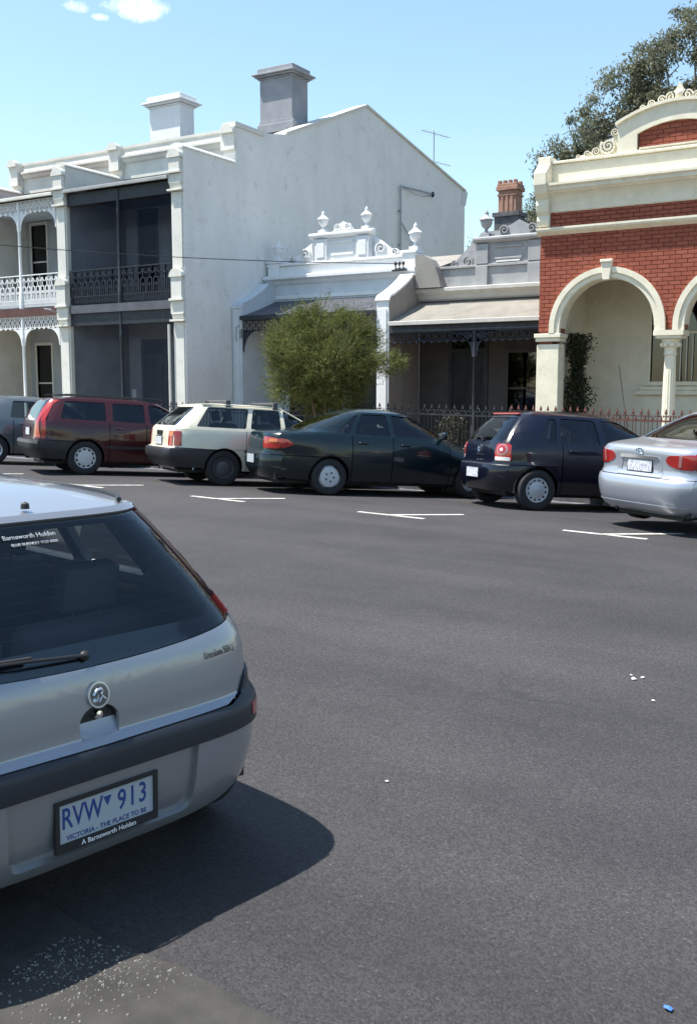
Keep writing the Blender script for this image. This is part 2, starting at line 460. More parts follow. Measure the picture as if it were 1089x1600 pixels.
# near-side concrete gutter of exposed aggregate, with its stones standing proud
def apron_z(x, y): return ground_z(x, y) + .006
def apron_edge(x): return 2.19 - .06 * (x + 1.6) + .012 * math.sin(9 * x) + .006 * math.sin(31 * x)
b = MB()
axs = [-12 + .06 * i for i in range(240)]
vs = []
for x in axs:
    e = apron_edge(x)
    for y in (-3, -.5, .8, 1.5, e - .05, e, e + .004):
        vs.append((x, y, apron_z(x, y) - (.012 if y > e else 0)))
b.add(vs, [(i * 7 + j, (i + 1) * 7 + j, (i + 1) * 7 + j + 1, i * 7 + j + 1) for i in range(len(axs) - 1) for j in range(6)])
tag(b.build('gutter', 'gutter_concrete'), kind='structure')
b = MB()
rnd = random.Random(3)
for i in range(2600):
    x = rnd.uniform(-2.4, -1.1); e = apron_edge(x); y = e - .01 - abs(rnd.gauss(0, .22))
    if y < 1.0 or math.sin(3.1 * x + 5 * y) + math.sin(7 * x - 4 * y) + rnd.uniform(-1, 1) < -.3: continue
    r = rnd.choice((.002, .003, .004, .0055)) * rnd.uniform(.8, 1.25)
    z = apron_z(x, y); a0 = rnd.uniform(0, 6.3)
    ring = [(x + r * rnd.uniform(.75, 1.2) * math.cos(a0 + k * 1.2566), y + r * rnd.uniform(.75, 1.2) * math.sin(a0 + k * 1.2566), z - .001) for k in range(5)]
    top = [((p[0] - x) * .6 + x, (p[1] - y) * .6 + y, z + r * .55) for p in ring]
    b.add(ring + top, [(k, (k + 1) % 5, 5 + (k + 1) % 5, 5 + k) for k in range(5)] + [(5, 6, 7, 8, 9)])
tag(b.build('aggregate_stones', 'pebble_pale'), 'pale stones of the exposed aggregate in the near concrete gutter', 'gravel', kind='stuff')
# scraps of litter on the road
def scrap(x, y, s, mat, label):
    b = MB(); z = ground_z(x, y) + .004; rr = random.Random(int(x * 1000))
    n = 7
    ring = [(x + s * rr.uniform(.6, 1.2) * math.cos(k * 6.283 / n), y + s * rr.uniform(.6, 1.2) * math.sin(k * 6.283 / n), z + rr.uniform(0, s * .5)) for k in range(n)]
    b.add(ring + [(x, y, z + s * .7), (x, y, z)], [(k, (k + 1) % n, n) for k in range(n)] + [((k + 1) % n, k, n + 1) for k in range(n)])
    tag(b.build('paper_scrap', mat), label, 'litter', 'scraps of litter on the road')
scrap(-1.622, 6.13, .020, 'gravel_litter', 'largest white scrap of a cluster on the open asphalt')
scrap(-1.585, 6.19, .013, 'gravel_litter', 'tiny white scrap beside the largest one in the cluster')
scrap(-1.66, 6.20, .011, 'gravel_litter', 'tiny white scrap at the far side of the cluster')
scrap(-1.408, 5.76, .013, 'gravel_litter', 'lone white scrap just nearer than the cluster of scraps')
scrap(-2.14, 3.86, .010, 'gravel_litter', 'small pale scrap on the asphalt right of the near car')
scrap(-.615, 2.85, .016, 'litter_blue', 'small blue scrap on the asphalt in the bottom right corner')
# ================================================================== building materials
surf('render_white', (.60, .615, .60), (.68, .69, .67), scale=1.1, rough=.8, bump=.35, bscale=22, c3=(.50, .50, .48), s3=3.2, dist=.01)
surf('paint_cream', (.60, .595, .545), (.68, .67, .615), scale=2, rough=.65, c3=(.48, .45, .38), s3=6, bump=.1)
surf('paint_white', (.74, .75, .76), (.80, .81, .81), scale=3, rough=.6, c3=(.6, .6, .58), s3=8, bump=.1)
surf('paint_blue_white', (.58, .63, .67), (.66, .70, .73), scale=3, rough=.6, bump=.1)
surf('paint_grey', (.30, .31, .32), (.37, .375, .375), scale=3, rough=.7, c3=(.22, .22, .21), s3=7, bump=.15)
surf('paint_grey_brown', (.235, .225, .205), (.29, .275, .25), scale=3, rough=.7, c3=(.17, .16, .145), s3=6, bump=.15)
surf('paint_grey_light', (.46, .45, .42), (.54, .53, .49), scale=3, rough=.7, c3=(.38, .36, .33), s3=5, bump=.12)
surf('wall_slate', (.20, .222, .255), (.25, .272, .30), scale=2, rough=.75, bump=.15)
surf('wall_pale', (.33, .355, .38), (.39, .415, .435), scale=2, rough=.75, bump=.15)
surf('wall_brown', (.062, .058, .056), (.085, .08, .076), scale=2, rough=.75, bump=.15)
surf('chimney_grey', (.25, .26, .285), (.32, .33, .35), scale=2.5, rough=.8, c3=(.2, .2, .2), s3=5, bump=.3, bscale=30)
surf('roof_iron_dark', (.075, .08, .095), (.11, .115, .13), scale=3, rough=.55, bump=.05)
surf('roof_iron_pale', (.235, .22, .19), (.30, .28, .245), scale=2.5, rough=.6, c3=(.18, .165, .14), s3=6, bump=.05)
surf('roof_iron_red', (.085, .04, .036), (.12, .058, .052), scale=3, rough=.65, bump=.05)
surf('slate', (.075, .078, .085), (.13, .13, .135), scale=6, rough=.7, bump=.2)
surf('iron_dark', (.018, .022, .03), (.035, .04, .05), scale=8, rough=.5, bump=.05)
surf('iron_red', (.085, .032, .028), (.13, .05, .04), scale=9, rough=.6, bump=.1)
surf('iron_white', (.70, .72, .73), (.78, .79, .79), scale=6, rough=.5, bump=.05)
surf('door_dark', (.015, .018, .022), (.03, .032, .036), scale=3, rough=.45, bump=.05)
surf('timber_dark', (.03, .034, .042), (.05, .055, .062), scale=5, rough=.6, bump=.1)
surf('cream_ornament', (.68, .63, .50), (.76, .71, .57), scale=4, rough=.65, c3=(.54, .48, .36), s3=10, bump=.15, bscale=40)
surf('mortar', (.20, .075, .052), (.25, .10, .07), scale=8, rough=.9, bump=.3)
surf('terracotta', (.27, .15, .105), (.38, .22, .16), scale=5, rough=.8, c3=(.2, .11, .08), s3=9, bump=.25)
surf('blind_white', (.72, .73, .74), (.78, .79, .8), scale=5, rough=.8, bump=0)
flat('curtain_pale', (.55, .60, .66), .9)
flat('galv', (.32, .33, .34), .45, .6)
flat('cable_black', (.02, .02, .022), .6)
flat('room_dark', (.012, .012, .014), .9)
glass_mat('house_glass', (.35, .38, .40), 1.6, .02)
for i, c in enumerate([(.285, .080, .048), (.305, .088, .054), (.265, .072, .045), (.32, .096, .060)]):
    surf('brick_red_%d' % i, tuple(q * .88 for q in c), tuple(q * 1.08 for q in c), scale=14, rough=.85, bump=.35, bscale=80, c3=tuple(q * .72 for q in c), s3=30)

def streaked(name, c1, c2, c3):
    """old painted render: mottled, with vertical drip streaks and ghosts of the brick courses"""
    m = surf(name, c1, c2, scale=.9, rough=.82, bump=.4, bscale=18, c3=c3, s3=2.6, dist=.012)
    nt = m.node_tree; N, L = nt.nodes, nt.links; bs = N['Principled BSDF']
    src = bs.inputs['Base Color'].links[0].from_socket
    tc = N.new('ShaderNodeTexCoord'); mp = N.new('ShaderNodeMapping'); mp.inputs['Scale'].default_value = (1, 1.0, .13); L.new(tc.outputs['Object'], mp.inputs['Vector'])
    n = N.new('ShaderNodeTexNoise'); n.inputs['Scale'].default_value = 1.6; n.inputs['Detail'].default_value = 8; n.inputs['Roughness'].default_value = .68; L.new(mp.outputs[0], n.inputs['Vector'])
    r = N.new('ShaderNodeMapRange'); r.inputs['From Min'].default_value = .50; r.inputs['From Max'].default_value = .78; r.inputs['To Max'].default_value = .24; L.new(n.outputs['Fac'], r.inputs['Value'])
    mx = N.new('ShaderNodeMix'); mx.data_type = 'RGBA'; L.new(r.outputs[0], mx.inputs[0]); L.new(src, mx.inputs[6]); mx.inputs[7].default_value = (c3[0] * .72, c3[1] * .70, c3[2] * .66, 1)
    sp = N.new('ShaderNodeSeparateXYZ'); L.new(tc.outputs['Object'], sp.inputs[0])
    cb = N.new('ShaderNodeCombineXYZ'); L.new(sp.outputs['Y'], cb.inputs['X']); L.new(sp.outputs['Z'], cb.inputs['Y'])
    bk = N.new('ShaderNodeTexBrick'); bk.inputs['Scale'].default_value = 1.0; bk.inputs['Brick Width'].default_value = .24; bk.inputs['Row Height'].default_value = .086; bk.inputs['Mortar Size'].default_value = .007
    bk.inputs['Color1'].default_value = (1, 1, 1, 1); bk.inputs['Color2'].default_value = (.96, .96, .96, 1); bk.inputs['Mortar'].default_value = (.86, .86, .86, 1)
    L.new(cb.outputs[0], bk.inputs['Vector'])
    ml = N.new('ShaderNodeMix'); ml.data_type = 'RGBA'; ml.blend_type = 'MULTIPLY'; ml.inputs[0].default_value = .6; L.new(mx.outputs[2], ml.inputs[6]); L.new(bk.outputs['Color'], ml.inputs[7])
    L.new(ml.outputs[2], bs.inputs['Base Color'])
streaked('gable_render', (.745, .745, .715), (.81, .805, .775), (.62, .61, .575))
def moulding(b, prof, x0, x1, yf, ends=True):
    """prof: (outward, z) points going up; a bar along X whose face is at yf"""
    poly = [(yf - d, z) for d, z in prof] + [(yf + .05, prof[-1][1]), (yf + .05, prof[0][1])]
    return b.prism(poly, 'x', x0, x1)
def urn(b, x, y, z, s=1.0):
    """lidded parapet urn on a small plinth"""
    b.box(x - .13 * s, x + .13 * s, y - .13 * s, y + .13 * s, z, z + .10 * s)
    prof = [(.10, .10), (.05, .15), (.045, .22), (.12, .28), (.165, .38), (.155, .44), (.20, .455), (.20, .48), (.13, .53), (.07, .59), (.05, .62), (.06, .65), (.035, .70), (.0, .76)]
    b.lathe([(r * s, h * s) for r, h in prof], (x, y, z), seg=14)
def scroll(b, x, z, y0, y1, s, flip=1, turns=1.6):
    """a volute in the XZ plane"""
    pts = []
    for i in range(26):
        a = turns * 2 * math.pi * i / 25
        r = s * (.12 + .88 * i / 25)
        pts.append((x + flip * r * math.cos(a), z + r * math.sin(a)))
    w = s * .13
    for i in range(25):
        p, q = pts[i], pts[i + 1]
        dx, dz = q[0] - p[0], q[1] - p[1]; l = math.hypot(dx, dz) or 1; nx, nz = -dz / l * w, dx / l * w
        b.add([(p[0] - nx, y0, p[1] - nz), (p[0] + nx, y0, p[1] + nz), (q[0] + nx, y0, q[1] + nz), (q[0] - nx, y0, q[1] - nz),
               (p[0] - nx, y1, p[1] - nz), (p[0] + nx, y1, p[1] + nz), (q[0] + nx, y1, q[1] + nz), (q[0] - nx, y1, q[1] - nz)],
              [(0, 1, 2, 3), (4, 7, 6, 5), (0, 4, 5, 1), (1, 5, 6, 2), (2, 6, 7, 3), (3, 7, 4, 0)])
def corrugated(b, x0, x1, y0, z0, y1, z1, pitch=.076, amp=.011, sag=0.0, thick=.004, rows=5):
    """iron sheet falling from (y1,z1) down to (y0,z0); ribs run down the slope"""
    n = int((x1 - x0) / pitch * 6)
    vs = []
    for i in range(n + 1):
        x = x0 + (x1 - x0) * i / n
        w = amp * math.sin(2 * math.pi * (x - x0) / pitch)
        for j in range(rows + 1):
            t = j / rows
            vs.append((x, y0 + (y1 - y0) * t, z0 + (z1 - z0) * t + w - sag * 4 * t * (1 - t)))
    m = rows + 1
    fs = [(i * m + j, (i + 1) * m + j, (i + 1) * m + j + 1, i * m + j + 1) for i in range(n) for j in range(rows)]
    b.add(vs, fs)
def window(parent, x0, x1, yf, z0, z1, frame, blind=None, sill=True, bars=0, glass='house_glass', depth=.10):
    """sash window set in a wall face at yf (looking towards -Y)"""
    w = MB()
    w.box(x0 - .07, x0, yf - .03, yf + .09, z0, z1); w.box(x1, x1 + .07, yf - .03, yf + .09, z0, z1)
    w.box(x0 - .07, x1 + .07, yf - .035, yf + .09, z1, z1 + .09)
    zm = (z0 + z1) / 2
    w.box(x0, x1, yf + .03, yf + .07, zm - .025, zm + .025)
    fr = w.build('window', frame, parent)
    g = MB(); g.box(x0, x1, yf + .045, yf + .05, z0, z1); g.build('pane', glass, fr)
    d = MB(); d.box(x0, x1, yf + .085, yf + .095, z0, z1); d.build('dark_room_panel', 'room_dark', fr)  # near-black sheet stands in for the unlit room behind the pane
    if blind:
        a = MB(); a.box(x0 + .01, x1 - .01, yf + .062, yf + .068, blind, z1); a.build('blind', 'blind_white', fr)
    if sill:
        a = MB(); a.box(x0 - .12, x1 + .12, yf - .10, yf + .03, z0 - .09, z0); a.build('sill', frame, fr)
    for k in range(bars):
        a = MB(); x = x0 + (x1 - x0) * (k + .5) / bars
        a.tube([(x, yf - .012, z0 + .01), (x, yf - .012, z1 - .01)], .008, 6); a.build('bar', 'iron_white', fr)
    return fr
def holed_wall(b, x0, x1, y0, y1, z0, z1, holes):
    """a wall with rectangular openings (xa, xb, za, zb)"""
    xs = sorted({x0, x1, *[h[0] for h in holes], *[h[1] for h in holes]}); zs = sorted({z0, z1, *[h[2] for h in holes], *[h[3] for h in holes]})
    solid = lambda i, j: 0 <= i < len(xs) - 1 and 0 <= j < len(zs) - 1 and not any(h[0] < (xs[i] + xs[i + 1]) / 2 < h[1] and h[2] < (zs[j] + zs[j + 1]) / 2 < h[3] for h in holes)
    for i in range(len(xs) - 1):
        for j in range(len(zs) - 1):
            if not solid(i, j): continue
            a, c, e, f = xs[i], xs[i + 1], zs[j], zs[j + 1]
            b.add([(a, y0, e), (c, y0, e), (c, y0, f), (a, y0, f), (a, y1, e), (c, y1, e), (c, y1, f), (a, y1, f)],
                  [(0, 1, 2, 3), (4, 7, 6, 5)] + ([] if solid(i - 1, j) else [(0, 3, 7, 4)]) + ([] if solid(i + 1, j) else [(1, 5, 6, 2)]) + ([] if solid(i, j - 1) else [(0, 4, 5, 1)]) + ([] if solid(i, j + 1) else [(3, 2, 6, 7)]))
    return b
def door(parent, x0, x1, yf, z0, z1, mat='door_dark', frame='timber_dark', light=.45):
    d = MB()
    d.box(x0, x1, yf - .012, yf + .03, z0, z1)
    for (a, c) in ((.12, .45), (.55, .9)):
        za, zc = z0 + (z1 - z0) * a, z0 + (z1 - z0) * c
        for k in (0, 1):
            xa = x0 + (x1 - x0) * (.12 + .42 * k); xb = xa + (x1 - x0) * .34
            d.box(xa, xb, yf - .024, yf - .01, za, zc)
    o = d.build('door', mat, parent)
    h = MB(); h.lathe([(.0, 0), (.03, .01), (.03, .04), (.0, .05)], (x1 - .1, yf - .07, z0 + 1.0), (0, -1, 0), 10); h.build('handle', 'galv', o)
    f = MB(); f.box(x0 - .1, x0, yf - .04, yf + .03, z0, z1 + light + .08); f.box(x1, x1 + .1, yf - .04, yf + .03, z0, z1 + light + .08)
    f.box(x0, x1, yf - .04, yf + .03, z1, z1 + .07); f.box(x0, x1, yf - .04, yf + .03, z1 + light, z1 + light + .08)
    f.build('door_frame', frame, o)
    g = MB(); g.box(x0, x1, yf - .006, yf, z1 + .07, z1 + light); g.build('fanlight', 'house_glass', o)
    return o
def lace_panel(b, x0, x1, y, z0, z1, t=.012, n=2):
    """cast-iron balustrade panel: rails, pointed loops and rings"""
    ya, yb = y - t, y + t
    b.box(x0, x1, ya - .01, yb + .01, z1 - .03, z1); b.box(x0, x1, ya, yb, z0, z0 + .025)
    b.box(x0, x1, ya, yb, z0 + .14, z0 + .16)
    w = (x1 - x0) / n; h = z1 - .03 - (z0 + .16)
    for k in range(n):
        c = x0 + w * (k + .5); zb = z0 + .16
        b.arc_ring(c, zb + h * .45, w * .30, w * .30 + .03, 0, math.pi, ya, yb, 10)
        b.box(c - w * .30 - .03, c - w * .30, ya, yb, zb, zb + h * .45); b.box(c + w * .30, c + w * .30 + .03, ya, yb, zb, zb + h * .45)
        b.arc_ring(c, zb + h * .30, w * .09, w * .09 + .022, 0, 2 * math.pi, ya, yb, 10)
        b.arc_ring(c, zb + h * .84, w * .10, w * .10 + .024, 0, 2 * math.pi, ya, yb, 10)
        b.box(c - .011, c + .011, ya, yb, zb, zb + h * .2); b.box(c - .011, c + .011, ya, yb, zb + h * .45 + w * .3, zb + h * .76)
        for s in (-1, 1):
            b.arc_ring(c + s * w * .5, zb + h * .82, w * .22, w * .22 + .024, (math.pi if s > 0 else 1.5 * math.pi), (1.5 * math.pi if s > 0 else 2 * math.pi), ya, yb, 6)
            b.box(c + s * w * .5 - .009, c + s * w * .5 + .009, ya, yb, zb, zb + h)
        for q in range(4):
            xq = x0 + w * k + w * (q + .5) / 4
            b.box(xq - .012, xq + .012, ya, yb, z0 - .06, z0 + .14)
def valance(b, x0, x1, y, z1, h, t=.01, n=10):
    """iron frieze with a fringe, z1 is its top"""
    ya, yb = y - t, y + t
    b.box(x0, x1, ya, yb, z1 - .03, z1); b.box(x0, x1, ya, yb, z1 - h, z1 - h + .025)
    w = (x1 - x0) / n
    for k in range(n):
        c = x0 + w * (k + .5)
        b.arc_ring(c, z1 - h * .5, w * .26, w * .26 + .022, 0, 2 * math.pi, ya, yb, 8)
        b.box(x0 + w * k - .009, x0 + w * k + .009, ya, yb, z1 - h, z1)
        b.box(c - .02, c + .02, ya, yb, z1 - h * .95, z1 - h * .75); b.box(c - .02, c + .02, ya, yb, z1 - h * .28, z1 - .02)
        b.prism([(c - w * .3, z1 - h), (c, z1 - h - .05), (c + w * .3, z1 - h)], 'y', ya, yb)
def bracket(b, x, y, z, s, flip, t=.01):
    """pierced corner bracket under a frieze, its corner at (x,z)"""
    ya, yb = y - t, y + t
    pts = [(x, z), (x + flip * s, z)]
    for i in range(9):
        a = math.pi / 2 * i / 8
        pts.append((x + flip * (s - s * .93 * math.sin(a)), z - s * 1.15 + s * 1.12 * math.cos(a)))
    pts.append((x, z - s * 1.2))
    if flip < 0: pts = pts[::-1]
    b.prism(pts[::-1], 'y', ya, yb)

# ------------------------------------------------------------------ two-storey terrace
YW, YV = 23.4, 21.0                 # main wall, verandah line
def pier_front(root, x0, x1, mat):
    """end of a party wall at the verandah line: shafts, consoles and rounded caps"""
    b = MB()
    c = (x0 + x1) / 2
    for (z0, z1, zc) in ((3.62, 4.12, 4.95), (7.05, 7.45, 8.05)):
        b.box(x0 - .015, x1 + .015, YV - .10, YV, z0 + .16, z1)
        b.prism([(YV, z0), (YV - .06, z0 + .02), (YV - .12, z0 + .16), (YV, z0 + .16)][::-1], 'x', x0 + .02, x1 - .02)
        b.box(x0 - .04, x1 + .04, YV - .14, YV - .002, z0 - .05, z0)
        b.box(x0 + .03, x1 - .03, YV - .13, YV - .002, z1, zc - .2)
        b.arc_ring(c, zc - .2, .0, (x1 - x0) / 2 + .02, 0, math.pi, YV - .16, YV - .002, 12)
        b.box(x0 - .03, x1 + .03, YV - .17, YV - .004, z1, z1 + .06)
    b.box(x0 + .05, x1 - .05, YV - .035, YV - .003, .2, 3.55)
    b.box(x0 + .05, x1 - .05, YV - .035, YV - .003, 4.98, 6.98)
    b.build('pier_mouldings', mat, root, bevel=.006)
def party_wall(root, x0, x1, mat, full=False):
    b = MB()
    if full:
        b.prism([(YV, -.3), (38.7, -.3), (38.7, 9.85), (30.6, 11.36), (25.75, 9.42), (24.6, 9.22), (YW - .12, 9.12), (YW - .12, 8.12), (YV, 8.12)], 'x', x0, x1)
    else:
        b.prism([(YV, -.3), (YW, -.3), (YW, 8.12), (YV, 8.12)], 'x', x0, x1)
    o = b.build('party_wall', mat, root)
    c = MB()       # rolled coping over the wing wall
    pts = [(x0 + (x1 - x0) / 2 + .25 * math.cos(a) * (x1 - x0) / .42, 8.12 + .13 * math.sin(a)) for a in [math.pi * k / 8 for k in range(9)]]
    c.prism(pts, 'y', YV - .02, YW - .13)
    c.build('coping', mat, root, smooth=40)
    return o
def chimney(root, x0, x1, y0, y1, z0, z1, mat, name='chimney', band=True):
    b = MB()
    h = z1 - z0
    b.box(x0, x1, y0, y1, z0, z1 - .12)
    if band:
        b.box(x0 - .07, x1 + .07, y0 - .07, y1 + .07, z0 + h * .0, z0 + h * .14)
        b.prism([(x0 - .07, z0 + h * .14), (x1 + .07, z0 + h * .14), (x1, z0 + h * .2), (x0, z0 + h * .2)], 'y', y0 - .004, y1 + .004)
    for k, (d, za, zb) in enumerate(((.05, .62, .55), (.12, .52, .42), (.19, .42, .32), (.06, .32, 0.0))):
        b.box(x0 - d, x1 + d, y0 - d, y1 + d, z1 - za * .55, z1 - zb * .55 + .001)
    return b.build(name, mat, root, bevel=.01)
def terrace(x0, x1, label, wall, trim, lace, iron_roof, posts, dark, holes=()):
    """one house of the row between party walls at x0 and x1 (inner faces)"""
    root = thing('terrace_house', label, 'house', ((x0 + x1) / 2, YV, 0), 'houses of the two-storey terrace')
    b = MB(); holed_wall(b, x0, x1, YW, YW + .35, -.3, 8.1, holes)
    b.build('front_wall', wall, root)
    b = MB()
    b.box(x0 - .1, x1 + .1, YW, YW + .35, 8.105, 8.66)
    moulding(b, [(0, 8.12), (.05, 8.14), (.05, 8.22), (0, 8.24)], x0, x1, YW - .002)
    moulding(b, [(0, 8.60), (.06, 8.64), (.10, 8.72), (.17, 8.76), (.17, 8.82), (.05, 8.86), (.03, 9.02), (.07, 9.05), (.07, 9.12), (0, 9.14)], x0, x1, YW - .003)
    b.build('parapet', trim, root)
    b = MB(); b.box(x0 - .02, x1 + .02, YW + .35, 30.6, 8.2, 8.3)
    b.build('roof_deck', 'slate', root)
    b = MB(); b.prism([(YW + .36, 8.35), (38.6, 8.35), (38.6, 9.7), (30.6, 11.2)], 'x', x0 - .1, x1 + .02); b.build('roof', 'slate', root)
    # verandah roof, floor and balcony
    b = MB(); corrugated(b, x0 + .01, x1 - .01, YV - .08, 7.40, YW - .01, 7.83, sag=.02)
    r = b.build('verandah_roof', iron_roof, root, smooth=60)
    b = MB(); b.box(x0 + .005, x1 - .005, YV - .16, YV - .085, 7.33, 7.42); b.build('gutter', trim if not dark else 'paint_grey', root, bevel=.01)
    b = MB(); b.box(x0, x1, YV + .02, YW, 4.0, 4.13); b.build('balcony_floor', lace, root)
    b = MB(); b.box(x0 + .002, x1 - .002, YV - .04, YV + .018, 3.93, 4.16); b.build('balcony_fascia', iron_roof, root)
    b = MB(); b.box(x0, x1, YV - .05, YW, -.2, .28); b.build('verandah_floor', 'bluestone', root)
    b = MB(); b.box(x0, x1, YV + .06, YW - .02, 7.24, 7.30); b.build('soffit', 'timber_dark' if dark else 'paint_blue_white', root)
    # posts, friezes, brackets, balustrade
    xs = [x0] + posts + [x1]
    for p in posts:
        for (za, zb) in ((.28, 3.9), (4.16, 7.3)):
            q = MB(); q.lathe([(.075, 0), (.075, .5), (.05, .55), (.045, zb - za - .7), (.06, zb - za - .66), (.05, zb - za - .6), (.05, zb - za)], (p, YV + .03, za), seg=10)
            q.build('post', lace, root, smooth=40)
    for a, c in zip(xs, xs[1:]):
        for zt in (3.92, 7.32):
            if dark:
                q = MB(); q.box(a + .03, c - .03, YV + .02, YV + .06, zt - .30, zt); q.box(a + .03, c - .03, YV + .005, YV + .075, zt - .34, zt - .302); q.build('beam', lace, root); continue
            n = max(6, int((c - a) / .2))
            q = MB(); valance(q, a + .03, c - .03, YV + .03, zt, .34, n=n); q.build('frieze', lace, root)
            for (x, f) in ((a + .05, 1), (c - .05, -1)):
                q = MB(); bracket(q, x, YV + .03, zt - .37, .42, f); q.build('bracket', lace, root)
        n = max(2, int(round((c - a) / .46)))
        w = (c - a - .06) / n
        for k in range(n):
            q = MB(); lace_panel(q, a + .03 + w * k, a + .03 + w * (k + 1) - .003, YV + .03, 4.26, 5.16); q.build('balustrade_panel', lace, root)
    if dark:      # shade-cloth blinds hung behind the ironwork on both floors, dark linings at the sides
        for (za, zb) in ((.9, 3.9), (4.2, 7.28)):
            q = MB(); q.box(x0 + .02, x1 - .02, YV + .10, YV + .104, za if za > 1 else .35, zb); q.build('shade_cloth', 'shade_cloth', root)
        for xa in (x0 + .002, x1 - .022):
            q = MB(); q.box(xa, xa + .02, YV + .12, YW - .002, .29, 7.24); q.build('side_lining', wall, root)
    return root
def cloth(name, col, op):
    m = bpy.data.materials.new(name); m.use_nodes = True; M[name] = m
    N, L = m.node_tree.nodes, m.node_tree.links; N.clear()
    out = N.new('ShaderNodeOutputMaterial'); tr = N.new('ShaderNodeBsdfTransparent'); df = N.new('ShaderNodeBsdfDiffuse'); df.inputs['Color'].default_value = (*col, 1)
    mx = N.new('ShaderNodeMixShader'); mx.inputs[0].default_value = op
    L.new(tr.outputs[0], mx.inputs[1]); L.new(df.outputs[0], mx.inputs[2]); L.new(mx.outputs[0], out.inputs['Surface'])
cloth('shade_cloth', (.05, .065, .095), .12)
# right-hand house of the row: slate-coloured verandah, the tall white end wall
T1 = terrace(-22.3, -18.33, 'two-storey terrace house with dark verandah and tall white gable side wall', 'wall_slate', 'paint_cream', 'iron_dark', 'roof_iron_dark', [-20.3], True, [(-21.72, -21.02, 4.75, 7.1), (-19.9, -19.2, 4.75, 7.1), (-20.0, -19.0, .95, 3.0)])
party_wall(T1, -18.33, -17.9, 'gable_render', True)
pier_front(T1, -18.33, -17.9, 'paint_cream')
b = MB()
for (p, q) in (((25.75, 9.42), (30.6, 11.36)), ((30.6, 11.36), (38.72, 9.85))):
    b.prism([(p[0], p[1] + .002), (q[0], q[1] + .002), (q[0], q[1] + .07), (p[0], p[1] + .07)], 'x', -18.4, -17.84)
b.box(-18.36, -17.86, YW - .16, 24.62, 9.125, 9.26)
b.build('gable_coping', 'paint_cream', T1)
b = MB(); b.prism([(38.3, 9.3), (38.75, 9.3), (38.95, 9.85), (38.5, 9.9)], 'x', -18.3, -17.88); b.build('corbel', 'render_white', T1)
chimney(T1, -19.75, -18.5, 27.0, 27.9, 9.9, 11.92, 'chimney_grey')
b = MB(); b.box(-18.36, -17.87, YW - .22, YW - .11, 8.5, 9.12); b.arc_ring(-18.1, 8.95, 0, .24, 0, math.pi, YW - .3, YW - .12, 10); b.build('parapet_block', 'paint_cream', T1)
window(T1, -21.72, -21.02, YW, 4.75, 7.1, 'timber_dark', blind=5.75)
window(T1, -19.9, -19.2, YW, 4.75, 7.1, 'wall_slate')
door(T1, -22.0 + .35, -20.8, YW, .28, 2.75)
window(T1, -20.0, -19.0, YW, .95, 3.0, 'wall_slate', sill=True)
b = MB(); b.tube([(-18.42, YV - .10, .1), (-18.42, YV - .10, 3.5)], .035, 8); b.build('downpipe', 'paint_cream', T1)
b = MB(); b.box(-22.18, -22.02, YW - .03, YW, 1.35, 1.75); b.build('notice', 'paint_white', T1)
# left-hand house: pale verandah with white iron lace
T0 = terrace(-26.75, -22.72, 'two-storey terrace house with white iron lace verandah at the left', 'wall_pale', 'paint_cream', 'iron_white', 'roof_iron_red', [-24.35], False, [(-26.5, -25.8, 4.75, 7.1), (-24.25, -23.45, 4.75, 7.1), (-26.45, -25.75, .7, 3.2)])
party_wall(T0, -22.72, -22.3, 'paint_cream'); pier_front(T0, -22.72, -22.3, 'paint_cream')
party_wall(T0, -27.17, -26.75, 'paint_cream'); pier_front(T0, -27.17, -26.75, 'paint_cream')
for xx in (-27.0, -22.5):
    b = MB(); b.box(xx - .2, xx + .2, YW - .24, YW - .11, 8.4, 9.0); b.arc_ring(xx, 9.0, 0, .22, 0, math.pi, YW - .32, YW - .11, 12)
    b.box(xx - .22, xx + .22, YW - .105, YW + .3, 8.1, 9.13)
    b.build('parapet_block', 'paint_cream', T0)
chimney(T0, -23.2, -21.9, 25.6, 26.3, 9.2, 11.2, 'paint_white', band=False)
window(T0, -26.5, -25.8, YW, 4.75, 7.1, 'paint_cream')
window(T0, -24.25, -23.45, YW, 4.75, 7.1, 'paint_cream')
window(T0, -26.45, -25.75, YW, .7, 3.2, 'paint_cream')
door(T0, -24.2, -23.3, YW, .28, 2.7)
b = MB(); b.tube([(-22.62, YV - .2, 3.98), (-22.3, YV - .95, 4.02), (-21.95, YV - 1.0, 3.98)], .02, 6); b.build('awning_arm', 'galv', T0)

# ------------------------------------------------------------------ single-storey cottages
CY, CW = 23.0, 24.7                 # verandah line, main wall
def wing_wall(root, x0, x1, mat, ztop=4.18, name='wing_wall', cap=None):
    b = MB()
    prof = [(CY, -.3), (CW, -.3), (CW, 4.9), (24.35, 4.82)]
    for i in range(7):
        a = i / 6
        prof.append((24.35 - (24.35 - CY - .22) * a, 4.80 - (4.80 - ztop) * (a ** .8)))
    for i in range(5):
        a = math.pi / 2 * (i + 1) / 5
        prof.append((CY + .22 - .22 * math.sin(a), ztop - .22 + .22 * math.cos(a)))
    b.prism(prof, 'x', x0, x1)
    o = b.build(name, mat, root)
    wing_wall.profile = prof
    c = MB()
    top = prof[3:-1]
    for p, q in zip(top, top[1:]):
        d = Vector((q[0] - p[0], q[1] - p[1])).normalized(); n = Vector((d.y, -d.x))
        if n.y < 0 and abs(n.y) > .2: n = -n
        if n.x > 0 and abs(n.y) <= .2: n = -n
        c.prism([(p[0], p[1]), (q[0], q[1]), (q[0] + n.x * .06, q[1] + n.y * .06), (p[0] + n.x * .06, p[1] + n.y * .06)], 'x', x0 - .03, x1 + .03)
    c.box(x0 + .06, x1 - .06, CY - .03, CY - .002, .3, ztop - .35)
    c.build('coping', cap or mat, root)
    return o
